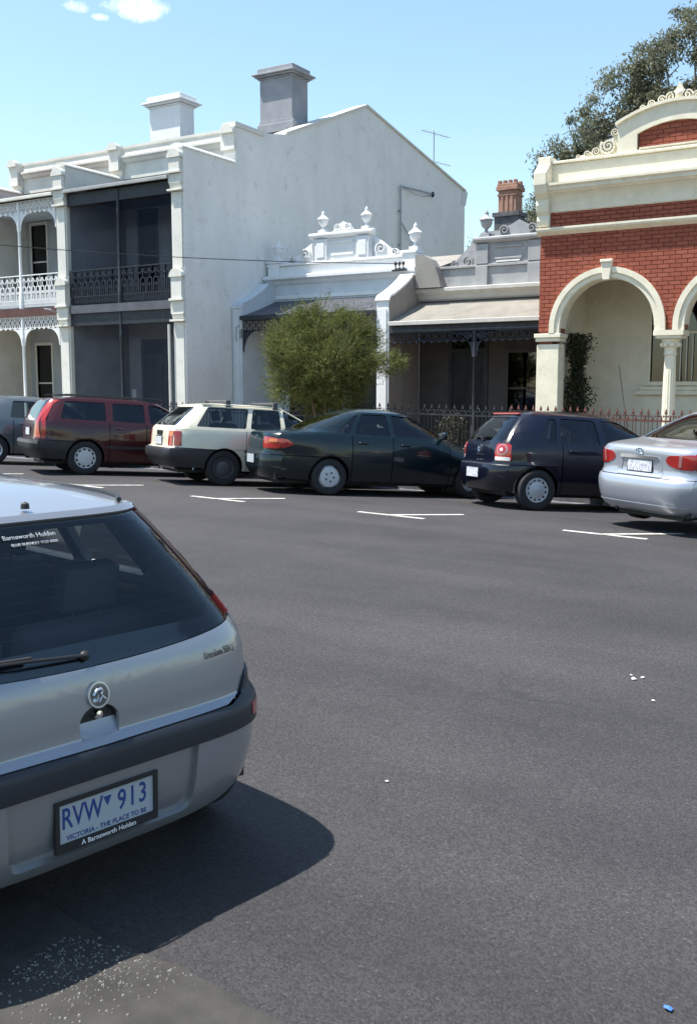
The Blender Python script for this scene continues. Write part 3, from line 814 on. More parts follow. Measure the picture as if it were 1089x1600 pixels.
# white cottage
W = thing('white_cottage', 'single-storey white cottage with bright ornate parapet and dark verandah roof', 'house', (-15.4, CY, 0))
b = MB(); holed_wall(b, -17.55, -13.1, CW, CW + .3, -.3, 4.93, [(-17.0, -15.9, .8, 2.9)]); b.build('front_wall', 'paint_blue_white', W)
b = MB()
moulding(b, [(0, 4.38), (.04, 4.40), (.04, 4.48), (0, 4.50)], -17.86, -12.82, CW - .002)
moulding(b, [(0, 4.80), (.06, 4.84), (.12, 4.92), (.24, 4.97), (.24, 5.05), (.1, 5.09)], -17.86, -12.78, CW - .003)
b.build('cornice', 'paint_white', W)
b = MB(); b.box(-17.86, -12.8, CW + .02, CW + .3, 4.935, 5.36); b.box(-17.87, -12.78, CW - .05, CW + .33, 5.364, 5.43)
for xx in (-17.6, -13.05):
    b.box(xx - .2, xx + .2, CW - .06, CW + .34, 5.09, 5.45); b.box(xx - .24, xx + .24, CW - .10, CW + .38, 5.452, 5.53)
b.build('parapet', 'paint_white', W, bevel=.008)
b = MB()
b.box(-16.2, -14.3, CW + .05, CW + .27, 5.434, 6.05)
moulding(b, [(0, 6.05), (.06, 6.08), (.14, 6.13), (.14, 6.19), (.04, 6.22)], -16.32, -14.18, CW + .048)
for xx in (-15.95, -14.55):
    b.box(xx - .2, xx + .2, CW - .03, CW + .3, 5.436, 6.04); b.box(xx - .13, xx + .13, CW - .05, CW - .028, 5.52, 5.92)
b.box(-15.62, -14.88, CW + .01, CW + .05, 5.56, 5.62); b.box(-15.62, -14.88, CW + .01, CW + .05, 5.9, 5.96)
b.prism([(-15.6, 6.225), (-14.9, 6.225), (-15.02, 6.36), (-15.25, 6.50), (-15.48, 6.36)], 'y', CW + .06, CW + .2)
b.build('raised_panel', 'paint_white', W, bevel=.006)
for xx, s in ((-15.4, 1), (-15.08, -1)):
    b = MB(); scroll(b, xx, 6.34, CW + .02, CW + .1, .11, s); b.build('volute', 'paint_white', W)
for s, xx in ((1, -14.2), (-1, -16.3)):
    b = MB()
    b.prism([(xx, 5.44), (xx + s * .95, 5.44), (xx + s * .8, 5.56), (xx + s * .45, 5.66), (xx + s * .2, 5.86), (xx, 5.98)][::s], 'y', CW + .08, CW + .24)
    scroll(b, xx + s * .22, 5.66, CW - .01, CW + .1, .17, s); scroll(b, xx + s * .66, 5.53, CW - .01, CW + .1, .10, -s)
    b.build('scroll_ornament', 'paint_white', W)
for xx, zz, s in ((-17.55, 5.53, .85), (-15.95, 6.22, .85), (-14.5, 6.22, .85), (-12.95, 5.53, 1.0)):
    b = MB(); urn(b, xx, CW + .13, zz, s); b.build('urn', 'paint_white', W, smooth=50)
wing_wall(W, -17.88, -17.55, 'paint_blue_white'); wing_wall(W, -13.12, -12.76, 'paint_white')
b = MB(); corrugated(b, -17.54, -13.14, CY - .05, 3.80, CW - .01, 4.34, sag=.02); b.build('verandah_roof', 'roof_iron_dark', W, smooth=60)
b = MB(); b.box(-17.54, -13.14, CY - .12, CY - .055, 3.70, 3.82); b.build('gutter', 'iron_dark', W, bevel=.01)
b = MB(); valance(b, -17.5, -13.2, CY + .03, 3.70, .3, n=20); b.build('frieze', 'iron_dark', W)
for x, f in ((-17.52, 1), (-13.17, -1)):
    b = MB(); bracket(b, x, CY + .03, 3.4, .5, f); b.build('bracket', 'iron_dark', W)
b = MB(); b.box(-17.55, -13.12, CY - .05, CW, -.2, .22); b.build('verandah_floor', 'bluestone', W)
window(W, -17.0, -15.9, CW, .8, 2.9, 'timber_dark'); door(W, -14.9, -14.0, CW, .22, 2.5)
b = MB(); b.prism([(CW + .32, 4.9), (33, 4.9), (33, 5.1), (28.8, 5.9)], 'x', -17.85, -12.95); b.build('roof', 'roof_iron_pale', W)
b = MB()
for k in range(3):
    b.tube([(-13.35 + .12 * k, CW - .26, 4.98), (-13.35 + .12 * k, CW - .26, 5.16)], .02, 6)
    b.lathe([(.035, 0), (.05, .04), (.03, .09)], (-13.35 + .12 * k, CW - .26, 5.12), seg=8)
b.box(-13.45, -13.0, CW - .3, CW - .2, 4.96, 5.0)
b.build('insulator', 'cable_black', W)
b = MB(); b.box(-17.60, -17.52, CY - .06, CY - .02, 3.2, 3.45); b.tube([(-17.72, CY - .04, 3.1), (-17.72, CY - .04, 3.5), (-17.6, CY - .04, 3.55)], .015, 6); b.build('meter_bracket', 'galv', W)

# grey cottage
WPROF = [(y + (.02 if y < 23.5 else -.004), z - .012) for y, z in wing_wall.profile]
G = thing('grey_cottage', 'single-storey grey cottage with pale verandah roof and grey ornate parapet', 'house', (-10.4, CY, 0))
b = MB(); b.prism(WPROF, 'x', -12.757, -12.738); b.build('side_wall', 'paint_grey_brown', G)
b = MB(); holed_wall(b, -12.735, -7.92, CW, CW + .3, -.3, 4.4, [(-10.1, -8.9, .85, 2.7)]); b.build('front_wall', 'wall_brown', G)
b = MB()
moulding(b, [(0, 4.12), (.05, 4.16), (.10, 4.26), (.22, 4.36), (.22, 4.44), (.08, 4.47)], -12.74, -7.92, CW - .003)
b.build('cornice', 'paint_grey_light', G)
b = MB(); b.box(-12.74, -7.92, CW + .03, CW + .3, 4.405, 4.95); b.box(-12.74, -7.92, CW - .02, CW + .33, 4.954, 5.02)
b.box(-11.0, -9.0, CW + .04, CW + .28, 5.024, 5.55)
moulding(b, [(0, 5.55), (.06, 5.58), (.13, 5.63), (.13, 5.69), (.04, 5.72)], -11.15, -8.85, CW + .038)
for xx in (-10.9, -9.45, -12.55):
    b.box(xx - .17, xx + .17, CW - .05, CW + .31, 4.475, 4.98)
    if xx > -12: b.box(xx - .17, xx + .17, CW - .03, CW + .3, 5.026, 5.54)
b.box(-10.55, -9.8, CW, CW + .04, 5.12, 5.17); b.box(-10.55, -9.8, CW, CW + .04, 5.42, 5.47)
b.build('parapet', 'paint_grey', G, bevel=.008)
b = MB(); b.box(-10.5, -9.85, CW - .012, CW + .03, 5.05, 5.09); b.build('ledge', 'paint_white', G)
b = MB()      # big curved end of the parapet beside the white cottage
pts = [(-12.72, 4.46), (-11.95, 4.46), (-12.02, 4.75), (-12.12, 5.0), (-12.25, 5.2), (-12.45, 5.33), (-12.72, 5.36)]
b.prism(pts, 'y', CW - .32, CW + .02)
b.build('end_scroll', 'paint_grey_brown', G)
b = MB()
b.prism([(-10.75, 5.724), (-9.1, 5.724), (-9.35, 5.86), (-9.7, 5.98), (-9.92, 6.1), (-10.15, 5.98), (-10.5, 5.86)], 'y', CW + .07, CW + .2)
b.build('crest', 'paint_grey', G)
for xx, zz, rr_, s in ((-10.3, 5.86, .13, 1), (-9.55, 5.86, .13, -1), (-11.35, 5.12, .16, -1), (-11.7, 5.08, .1, 1)):
    b = MB(); scroll(b, xx, zz, CW + .0, CW + .1, rr_, s); b.build('volute', 'paint_grey', G)
for xx in (-10.85, -9.2):
    b = MB(); urn(b, xx, CW + .13, 5.72, .95); b.build('urn', 'paint_grey', G, smooth=50)
b = MB(); corrugated(b, -12.73, -7.95, CY - .05, 3.47, CW - .01, 4.08, sag=.03); b.build('verandah_roof', 'roof_iron_pale', G, smooth=60)
b = MB(); b.box(-12.73, -7.95, CY - .12, CY - .055, 3.38, 3.485); b.build('gutter', 'paint_grey_light', G, bevel=.01)
b = MB(); b.box(-12.73, -7.95, CY + .0, CY + .06, 3.2, 3.375); b.build('beam', 'timber_dark', G)
b = MB(); b.prism([(CY + .06, 3.3), (CW, 3.3), (CW, 3.36), (CY + .06, 3.36)], 'x', -12.73, -7.95); b.build('soffit', 'timber_dark', G)
for x in (-10.33,):
    b = MB(); b.lathe([(.07, 0), (.07, .6), (.045, .66), (.04, 2.3), (.065, 2.34), (.045, 2.4), (.045, 2.98)], (x, CY + .03, .22), seg=10); b.build('post', 'iron_dark', G, smooth=40)
    for f in (-1, 1):
        b = MB(); bracket(b, x + .03 * f, CY + .03, 3.19, .55, f); b.build('bracket', 'iron_dark', G)
b = MB(); valance(b, -12.7, -7.98, CY + .03, 3.2, .24, n=22); b.build('frieze', 'iron_dark', G)
b = MB(); b.box(-12.73, -7.95, CY - .05, CW, -.2, .22); b.build('verandah_floor', 'bluestone', G)
door(G, -11.72, -10.78, CW, .22, 2.75); window(G, -10.1, -8.9, CW, .85, 2.7, 'wall_brown', bars=0)
b = MB(); b.prism([(CW + .32, 4.5), (33, 4.5), (29, 6.5), (28.6, 6.5)], 'x', -12.6, -8.0); b.build('roof', 'slate', G)
b = MB()
for k in range(4): b.box(-12.9 + .28 * k, -12.2 + .28 * k, 28.9, 29.3, 6.2 + .13 * k, 6.38 + .13 * k)
b.build('ridge_flashing', 'slate', G)
ch = MB(); ch.box(-12.25, -11.5, 28.6, 29.2, 5.6, 7.0); ch.box(-12.3, -11.45, 28.55, 29.25, 6.9, 7.02)
chm = ch.build('chimney', 'slate', G)
q = MB(); q.box(-12.15, -11.58, 28.65, 29.15, 7.0, 7.66)          # brown stack with corbelled, notched head
for (d, za, zb) in ((.03, 7.50, 7.56), (.06, 7.66, 7.78), (.035, 7.78, 7.86)): q.box(-12.15 - d, -11.58 + d, 28.65 - d, 29.15 + d, za, zb)
for j in range(4):
    q.box(-12.17 + .165 * j, -12.08 + .165 * j, 28.63, 28.78, 7.86, 7.96); q.box(-12.17 + .165 * j, -12.08 + .165 * j, 29.0, 29.17, 7.86, 7.96)
for x_ in (-12.02, -11.87, -11.72): q.box(x_ - .045, x_ + .045, 28.625, 28.65, 7.02, 7.5)
q.build('chimney_stack', 'terracotta', chm, bevel=.01)

# ------------------------------------------------------------------ red brick house with arched loggia
H = thing('red_brick_house', 'red brick house with cream arches, cornice and curved pediment', 'house', (-5.1, YV, 0))
HX0, HX1, HC = -7.90, -2.30, -5.10
ARC = [(-6.41, 1.02), (-3.79, 1.02)]; ZS = 3.06       # arch centres, radius, spring
def arch_wall(b, y0, y1, z0, z1, x0, x1):
    """wall strip with the arched openings left out, as vertical slices"""
    n = 200
    xs = [x0 + (x1 - x0) * i / n for i in range(n + 1)]
    def low(x):
        for c, r in ARC:
            if abs(x - c) < r: return ZS + math.sqrt(max(0, r * r - (x - c) ** 2))
        return z0
    for a, c in zip(xs, xs[1:]):
        za, zc = low(a + 1e-5), low(c - 1e-5)
        b.add([(a, y0, za), (c, y0, zc), (c, y0, z1), (a, y0, z1), (a, y1, za), (c, y1, zc), (c, y1, z1), (a, y1, z1)],
              [(0, 1, 2, 3), (4, 7, 6, 5), (0, 4, 5, 1)])
b = MB(); arch_wall(b, YV + .012, YV + .35, 2.95, 5.5, HX0 + .02, HX1 - .02)
b.box(HX0 + .012, HX0 + .3, YV + .02, 33, -.3, 5.9); b.box(HX1 - .3, HX1 - .012, YV + .02, 33, -.3, 5.9)
bw = b.build('brick_wall', 'mortar', H)
# the bricks of the street front, one by one
BL, BH, JT = .228, .074, .0115
bmesh_list = []
for k in range(4):
    q = MB(); q.box(-.5, .5, -.012, .05, -BH / 2, BH / 2); bmesh_list.append(q.mesh('brick', 'brick_red_%d' % k, bevel=0))
wl0 = root_loc(bw)
def put_brick(xa, xb, z, y, rnd):
    if xb - xa < .035: return
    o = link_mesh('brick', bmesh_list[rnd.choice((0, 0, 1, 1, 2, 3))], bw)
    o.location = Vector(((xa + xb) / 2, y + rnd.uniform(-.003, .002), z)) - wl0
    o.scale = (xb - xa, 1, 1)
rnd = random.Random(11)
def course(z, x0, x1, k, y, clip):
    x = x0 - (0 if k % 2 else BL * .5)
    while x < x1:
        a, c = max(x, x0), min(x + BL, x1)
        x += BL + JT
        if clip:
            for (cx_, r) in ARC:
                dz = z + BH / 2 - ZS
                rr = r + .05
                if 0 <= dz < rr or dz < 0:
                    h = math.sqrt(max(0, rr * rr - max(0, z - BH / 2 - ZS) ** 2))
                    if z - BH / 2 - ZS > rr: continue
                    if a < cx_ + h and c > cx_ - h:
                        if a < cx_ - h: c = cx_ - h
                        elif c > cx_ + h: a = cx_ + h
                        else: c = a
        put_brick(a, c, z, y, rnd)
nb = 0
z = 3.04; k = 0
while z < 5.02:
    course(z, HX0, -4.35, k, YV, True); z += BH + JT; k += 1
z = 5.225; k = 0
while z < 5.5:
    course(z, HX0 + .08, -4.35, k, YV - .01, False); z += BH + JT; k += 1
# brick field right of the frame: one joined part
b = MB(); z = 3.04; k = 0
while z < 5.02:
    x = -4.35 + JT - (0 if k % 2 else BL * .5)
    while x < HX1:
        a, c = max(x, -4.35 + JT), min(x + BL, HX1); x += BL + JT
        if c - a < .04: continue
        cxx, r = ARC[1]
        m_ = (a + c) / 2
        if z > ZS - .1 and all((xx - cxx) ** 2 + max(0, z - ZS) ** 2 > (r + .03) ** 2 for xx in (a, c, m_)) and not (z < ZS and abs(m_ - cxx) < r + .1):
            b.box(a, c, YV - .012, YV + .05, z - BH / 2, z + BH / 2)
    z += BH + JT; k += 1
tag(b.build('brickwork', 'brick_red_1', bw), kind='stuff')
# string course, cove cornice and parapet
b = MB(); moulding(b, [(0, 5.03), (.05, 5.06), (.11, 5.10), (.13, 5.14), (.13, 5.18), (.02, 5.20)], HX0 - .06, HX1 + .06, YV - .014); b.build('string_course', 'cream_ornament', H)
b = MB()
prof = [(0.0, 5.485)] + [(.03 + .17 * (1 - math.cos(a)), 5.52 + .36 * math.sin(a)) for a in [math.pi / 2 * k / 8 for k in range(9)]] + [(.21, 5.90), (.26, 5.93), (.26, 5.99), (.31, 6.02), (.31, 6.07), (.1, 6.09)]
moulding(b, prof, HX0 + .12, HX1 - .12, YV - .012)
b.build('cornice', 'cream_ornament', H, smooth=30)
b = MB(); b.box(HX0 + .05, HX1 - .05, YV + .0, YV + .3, 5.51, 6.5); b.build('parapet', 'cream_ornament', H, bevel=.01)
b = MB(); b.box(HX0 + .03, HX1 - .03, YV - .05, YV + .33, 6.505, 6.56); b.build('parapet_cap', 'cream_ornament', H, bevel=.01)
for s in (1, -1):          # end consoles
    x0 = HX0 - .06 if s > 0 else HX1 - .22
    b = MB()
    b.prism([(YV, 5.2), (YV - .10, 5.22), (YV - .13, 5.34), (YV - .10, 5.44), (YV - .17, 5.52), (YV - .20, 5.66), (YV - .17, 5.76), (YV - .30, 5.88), (YV - .36, 6.05), (YV - .36, 6.30), (YV - .12, 6.52), (YV, 6.52)][::-1], 'x', x0, x0 + .28)
    b.box(x0 + .0, x0 + .28, YV - .10, YV + .28, 6.524, 6.66)
    b.build('console', 'cream_ornament', H, bevel=.012)
# pediment with curved head, brick panel, scrolls and crest
b = MB()
def ped_top(x): return 7.15 + .30 * (1 - ((x - HC) / 1.2) ** 2)
n = 36
for i in range(n):
    a, c = -1.2 + 2.4 * i / n, -1.2 + 2.4 * (i + 1) / n
    xa, xc = HC + a, HC + c
    for (za, zc, ta, tc) in ([(6.562, 6.562, ped_top(xa), ped_top(xc))] if min(abs(a), abs(c)) > .755 else [(6.562, 6.562, 6.60, 6.60), (6.93 + .17 * (1 - (a / .78) ** 2), 6.93 + .17 * (1 - (c / .78) ** 2), ped_top(xa), ped_top(xc))]):
        y0, y1 = YV + .02, YV + .28
        b.add([(xa, y0, za), (xc, y0, zc), (xc, y0, tc), (xa, y0, ta), (xa, y1, za), (xc, y1, zc), (xc, y1, tc), (xa, y1, ta)],
              [(0, 1, 2, 3), (4, 7, 6, 5), (0, 4, 5, 1), (3, 2, 6, 7), (0, 3, 7, 4), (1, 5, 6, 2)])
b.build('pediment', 'cream_ornament', H)
b = MB()
for i in range(24):
    a, c = -1.24 + 2.48 * i / 24, -1.24 + 2.48 * (i + 1) / 24
    xa, xc = HC + a, HC + c
    b.add([(xa, YV - .04, ped_top(xa)), (xc, YV - .04, ped_top(xc)), (xc, YV - .04, ped_top(xc) + .06), (xa, YV - .04, ped_top(xa) + .06), (xa, YV + .3, ped_top(xa)), (xc, YV + .3, ped_top(xc)), (xc, YV + .3, ped_top(xc) + .06), (xa, YV + .3, ped_top(xa) + .06)],
          [(0, 1, 2, 3), (4, 7, 6, 5), (0, 4, 5, 1), (3, 2, 6, 7)])
b.box(HC - .74, HC + .74, YV - .02, YV + .02, 6.60, 6.635)
b.build('pediment_moulding', 'cream_ornament', H)
b = MB(); b.box(HC - .78, HC + .78, YV + .10, YV + .27, 6.58, 7.12); pb = b.build('pediment_panel', 'mortar', H)
z = 6.66; k = 0; bw_save, bw, wl0 = bw, pb, root_loc(pb)
while z < 7.12:
    course(z, HC - .76, HC + .76, k, YV + .095, False); z += BH + JT; k += 1
bw = bw_save
for s in (-1, 1):
    e = HC + s * 1.22; b = MB()
    scroll(b, e + s * .18, 6.76, YV + .04, YV + .2, .17, s, 2.1); scroll(b, e + s * .44, 6.68, YV + .05, YV + .19, .10, -s, 1.9); scroll(b, e + s * .64, 6.65, YV + .06, YV + .18, .075, s); scroll(b, e + s * .82, 6.62, YV + .07, YV + .18, .05, -s); scroll(b, e + s * .05, 7.02, YV + .06, YV + .18, .08, -s)
    b.prism([(e, 6.563), (e + s * .95, 6.563), (e + s * .8, 6.64), (e + s * .45, 6.70), (e + s * .2, 6.80), (e, 7.08)][::s], 'y', YV + .1, YV + .18)
    b.build('scroll_ornament', 'cream_ornament', H)
    for i in range(4):
        b = MB(); x = HC + s * (.16 + .19 * i); scroll(b, x, ped_top(x) + .12 - .012 * i, YV + .06, YV + .18, .105 - .014 * i, s if i % 2 else -s); b.build('volute', 'cream_ornament', H)
b = MB()
b.prism([(HC - .13, 7.5), (HC + .13, 7.5), (HC + .16, 7.62), (HC + .07, 7.70), (HC, 7.84), (HC - .07, 7.70), (HC - .16, 7.62)], 'y', YV + .06, YV + .2)
b.lathe([(.0, 0), (.06, .02), (.08, .06), (.0, .12)], (HC, YV + .1, 7.60), (0, -1, 0), 10)
b.build('crest_ornament', 'cream_ornament', H)
# arch rings, keystones, piers and column
for (c, r) in ARC:
    b = MB()
    b.arc_ring(c, ZS, r - .005, r + .16, 0, math.pi, YV - .05, YV + .06, 40)
    b.arc_ring(c, ZS, r + .10, r + .215, 0, math.pi, YV - .085, YV + .02, 40)
    b.arc_ring(c, ZS, r - .02, r + .03, 0, math.pi, YV - .03, YV + .36, 40)
    for s in (-1, 1):
        xa, xb = sorted((c + s * (r - .005), c + s * (r + .16))); b.box(xa, xb, YV - .05, YV + .06, 2.95, ZS)
        xa, xb = sorted((c + s * (r + .10), c + s * (r + .215))); b.box(xa, xb, YV - .085, YV + .02, 2.953, ZS)
    b.build('arch_ring', 'cream_ornament', H, smooth=30)
    b = MB(); b.prism([(c - .07, ZS + r - .06), (c + .07, ZS + r - .06), (c + .12, ZS + r + .30), (c - .12, ZS + r + .30)], 'y', YV - .13, YV - .03)
    b.box(c - .13, c + .13, YV - .16, YV - .04, ZS + r + .30, ZS + r + .36); b.build('keystone', 'cream_ornament', H, bevel=.01)
for x0, x1 in ((HX0 - .03, ARC[0][0] - ARC[0][1]), (ARC[1][0] + ARC[1][1], HX1 + .03)):
    b = MB(); b.box(x0, x1, YV - .02, YV + .36, -.2, 2.72)
    b.box(x0 - .05, x1 + .05, YV - .08, YV + .4, 2.86, 2.948); b.box(x0 - .025, x1 + .025, YV - .05, YV + .38, 2.78, 2.858)
    b.build('pier', 'cream_ornament', H, bevel=.01)
CX = (ARC[0][0] + ARC[1][0]) / 2
b = MB(); seg = 32
prof = [(.13, .5), (.135, 1.2), (.125, 2.0), (.112, 2.45)]
vs = []
for r, zz in prof:
    for k in range(seg):
        a = 2 * math.pi * k / seg; rr = r * (1 - (.07 if k % 2 else 0)); vs.append((CX + rr * math.cos(a), YV + .17 + rr * math.sin(a), zz))
b.add(vs, [(i * seg + k, i * seg + (k + 1) % seg, (i + 1) * seg + (k + 1) % seg, (i + 1) * seg + k) for i in range(3) for k in range(seg)])
b.lathe([(.2, .1), (.2, .3), (.17, .32), (.19, .40), (.15, .44), (.14, .5)], (CX, YV + .17, 0), seg=20)
co = b.build('column', 'cream_ornament', H)
b = MB()
b.lathe([(.115, 2.44), (.14, 2.47), (.12, 2.5), (.125, 2.6), (.17, 2.72), (.2, 2.78)], (CX, YV + .17, 0), seg=20)
for k in range(8):
    a = math.pi / 4 * k + .39
    b.lathe([(.0, 0), (.05, .03), (.055, .07), (.0, .13)], (CX + .165 * math.cos(a), YV + .17 + .165 * math.sin(a), 2.60), seg=7)
b.box(CX - .26, CX + .26, YV - .07, YV + .41, 2.785, 2.84); b.box(CX - .3, CX + .3, YV - .1, YV + .44, 2.843, 2.948)
b.build('capital', 'cream_ornament', co, smooth=35)
# porch behind the arches
PW = 23.2
b = MB(); holed_wall(b, HX0 + .3, HX1 - .3, PW, PW + .25, -.2, 5.3, [(-6.02, -4.5, 1.92, 4.1)]); b.build('porch_wall', 'cream_ornament', H)
for xa, xb in ((HX0 + .302, HX0 + .36), (HX1 - .36, HX1 - .302)):
    b = MB(); b.box(xa, xb, YV + .36, PW - .002, -.2, 4.5); b.build('porch_side_wall', 'cream_ornament', H)
b = MB(); b.box(HX0 + .3, HX1 - .3, YV + .352, PW, 4.5, 4.6); b.build('porch_ceiling', 'cream_ornament', H)
b = MB(); b.box(HX0 + .3, HX1 - .3, YV - .1, PW, -.2, .3); b.build('porch_floor', 'bluestone', H)
wf = window(H, -6.02, -4.5, PW, 1.92, 4.1, 'cream_ornament', bars=0)
for k in range(7):
    x = -5.36 + .13 * k
    q = MB(); q.tube([(x, PW - .02, 1.94), (x, PW - .02, 3.02)], .009, 6); q.build('bar', 'iron_white', wf)
b = MB()
n = 40
for i in range(n):
    xa, xc = -5.30 + .78 * i / n, -5.30 + .78 * (i + 1) / n
    ya, yc = PW + .07 + .012 * math.sin(i * 1.9), PW + .07 + .012 * math.sin((i + 1) * 1.9)
    b.add([(xa, ya, 3.0), (xc, yc, 3.0), (xc, yc, 4.1), (xa, ya, 4.1)], [(0, 1, 2, 3)])
b.build('curtain', 'curtain_pale', wf)
b = MB(); b.box(-6.35, -4.2, PW - .11, PW - .002, 1.62, 1.72); b.box(-6.25, -4.3, PW - .06, PW - .003, 1.72, 1.82); b.build('window_ledge', 'cream_ornament', H, bevel=.01)
b = MB(); b.prism([(YV + .35, 5.5), (33, 5.5), (33, 5.7), (27.5, 6.2)], 'x', HX0 + .1, HX1 - .1); b.build('roof', 'slate', H)
# ================================================================== fences
def iron_fence(label, x0, x1, y, mat, top, step, z0f, name='iron_fence'):
    root = thing(name, label, 'fence', ((x0 + x1) / 2, y, z0f((x0 + x1) / 2)))
    b = MB()
    za, zb = z0f(x0), z0f(x1)
    for h in (.28, top - .26):
        b.add([(x0, y - .02, za + h), (x1, y - .02, zb + h), (x1, y + .02, zb + h), (x0, y + .02, za + h), (x0, y - .02, za + h + .035), (x1, y - .02, zb + h + .035), (x1, y + .02, zb + h + .035), (x0, y + .02, za + h + .035)],
              [(0, 3, 2, 1), (4, 5, 6, 7), (0, 1, 5, 4), (1, 2, 6, 5), (2, 3, 7, 6), (3, 0, 4, 7)])
    b.build('rail', mat, root)
    b = MB(); b.add([(x0, y - .1, za), (x1, y - .1, zb), (x1, y + .1, zb), (x0, y + .1, za), (x0, y - .1, za + .24), (x1, y - .1, zb + .24), (x1, y + .1, zb + .24), (x0, y + .1, za + .24)],
          [(0, 3, 2, 1), (4, 5, 6, 7), (0, 1, 5, 4), (1, 2, 6, 5), (2, 3, 7, 6), (3, 0, 4, 7)]); b.build('plinth', 'bluestone', root)
    q = MB(); q.tube([(0, 0, .2), (0, 0, top - .12)], .009, 6)
    q.box(-.035, .035, -.008, .008, top - .16, top - .145); q.box(-.008, .008, -.035, .035, top - .162, top - .143)
    q.lathe([(.012, top - .12), (.03, top - .09), (.018, top - .05), (.0, top)], seg=6)
    q.lathe([(.0, -.03), (.018, 0), (.0, .03)], (-.045, 0, top - .15), (0, 0, 1), 5); q.lathe([(.0, -.03), (.018, 0), (.0, .03)], (.045, 0, top - .15), (0, 0, 1), 5)
    tall = q.mesh('picket', mat)
    q = MB(); q.tube([(0, 0, .2), (0, 0, top - .24)], .008, 6); q.lathe([(.009, top - .24), (.024, top - .21), (.014, top - .17), (.0, top - .12)], seg=6)
    short = q.mesh('picket', mat)
    n = int((x1 - x0) / step)
    rl = root_loc(root)
    for i in range(n + 1):
        x = x0 + (x1 - x0) * i / n
        o = link_mesh('picket', tall if i % 2 == 0 else short, root)
        o.location = Vector((x, y, z0f(x))) - rl
        o.rotation_euler = (random.uniform(-.01, .01), random.uniform(-.01, .01), 0)
    return root
fz = lambda x: path_z(x, 19.3) - .01
iron_fence('rust-red iron spear fence in front of the red brick house', -7.85, -2.3, 19.4, 'iron_red', 1.41, .078, fz)
iron_fence('black iron picket fence in front of the grey cottage', -12.75, -8.0, 20.2, 'iron_dark', 1.35, .095, fz)
iron_fence('black iron picket fence behind the bush of the white cottage', -17.8, -12.95, 20.2, 'iron_dark', 1.2, .1, fz)
# ================================================================== aerial, wall bracket, cables
A = thing('tv_antenna', 'thin television antenna on the roof behind the white gable wall', 'antenna', (-18.6, 37.2, 9.9))
b = MB(); b.tube([(-18.6, 37.2, 9.7), (-18.6, 37.2, 12.05)], .022, 6); b.build('mast', 'galv', A)
dirv = Vector((.25, 1, 0)).normalized()
for zc, l, el in ((11.95, 1.0, 6), (10.85, 1.1, 5)):
    b = MB(); p = Vector((-18.6, 37.2, zc)); b.tube([p - dirv * l * .75, p + dirv * l * .95], .014, 5); bo = b.build('boom', 'galv', A)
    b = MB()
    for k in range(el):
        c = p + dirv * l * (-.7 + 1.6 * k / (el - 1)); s = Vector((1, -.25, 0)).normalized() * (.32 - .03 * k)
        b.tube([c - s, c + s], .008, 4)
    b.build('elements', 'galv', bo)
B = thing('wall_bracket', 'thin galvanised service bracket standing against the white gable wall', 'bracket', (-17.86, 32.9, 7.0))
b = MB()
b.tube([(-17.8, 32.95, 6.6), (-17.8, 32.95, 9.14)], .035, 6)
b.tube([(-17.8, 32.95, 9.10), (-17.78, 34.4, 9.18), (-17.78, 35.45, 9.22)], .028, 6)
b.tube([(-17.8, 32.95, 7.85), (-17.8, 34.3, 7.0)], .022, 6)
for zz in (7.0, 8.2): b.box(-17.905, -17.78, 32.9, 33.0, zz, zz + .05)
b.build('pipe', 'galv', B)
b = MB(); b.lathe([(.04, 0), (.07, .05), (.07, .14), (.03, .2)], (-17.78, 35.5, 9.12), seg=8); b.build('insulator', 'iron_dark', B)
b = MB(); b.tube([(-17.8, 33.0, 9.1), (-17.75, 33.9, 8.98), (-17.75, 34.6, 9.0), (-17.78, 35.4, 9.16)], .008, 4); b.build('wire', 'cable_black', B)
def cable(label, pts, r):
    b = MB(); b.tube(pts, r, 5)
    tag(b.build('power_cable', 'cable_black'), label, 'cable')
cable('thin black power cable strung across the terrace to the white cottage', [(-13.23 - .796 * t, 24.43 - .61 * t, 5.16 - .0085 * t + .00383 * t * t) for t in np.linspace(0, 34, 40)], .011)

# ================================================================== vegetation
def leaf_mat(name, c1, c2, c3, trans=.25):
    m, nt, bs = node_mat(name)
    N, L = nt.nodes, nt.links
    geo = N.new('ShaderNodeNewGeometry')
    rp = N.new('ShaderNodeValToRGB')
    e = rp.color_ramp.elements
    e[0].color = (*c1, 1); e[1].color = (*c3, 1)
    k = e.new(.55); k.color = (*c2, 1)
    L.new(geo.outputs['Random Per Island'], rp.inputs['Fac'])
    L.new(rp.outputs[0], bs.inputs['Base Color'])
    bs.inputs['Roughness'].default_value = .55
    bs.inputs['Specular IOR Level'].default_value = .3
    tr = N.new('ShaderNodeBsdfTranslucent'); L.new(rp.outputs[0], tr.inputs['Color'])
    mx = N.new('ShaderNodeMixShader'); mx.inputs[0].default_value = trans
    L.new(bs.outputs[0], mx.inputs[1]); L.new(tr.outputs[0], mx.inputs[2])
    L.new(mx.outputs[0], N['Material Output'].inputs['Surface'])
    return m
leaf_mat('leaf_bottlebrush', (.066, .082, .022), (.11, .13, .036), (.185, .195, .066), .45)
leaf_mat('leaf_gum', (.11, .122, .076), (.165, .175, .112), (.235, .235, .16), .55)
leaf_mat('leaf_green', (.05, .085, .02), (.09, .14, .03), (.13, .17, .05))
leaf_mat('leaf_vine', (.014, .022, .010), (.028, .036, .014), (.06, .05, .025), .15)
surf('bark_pale', (.20, .17, .13), (.34, .29, .24), scale=3, rough=.85, bump=.3, stretch=(1, 1, .3))
surf('bark_brown', (.07, .05, .035), (.12, .09, .065), scale=6, rough=.9, bump=.4)
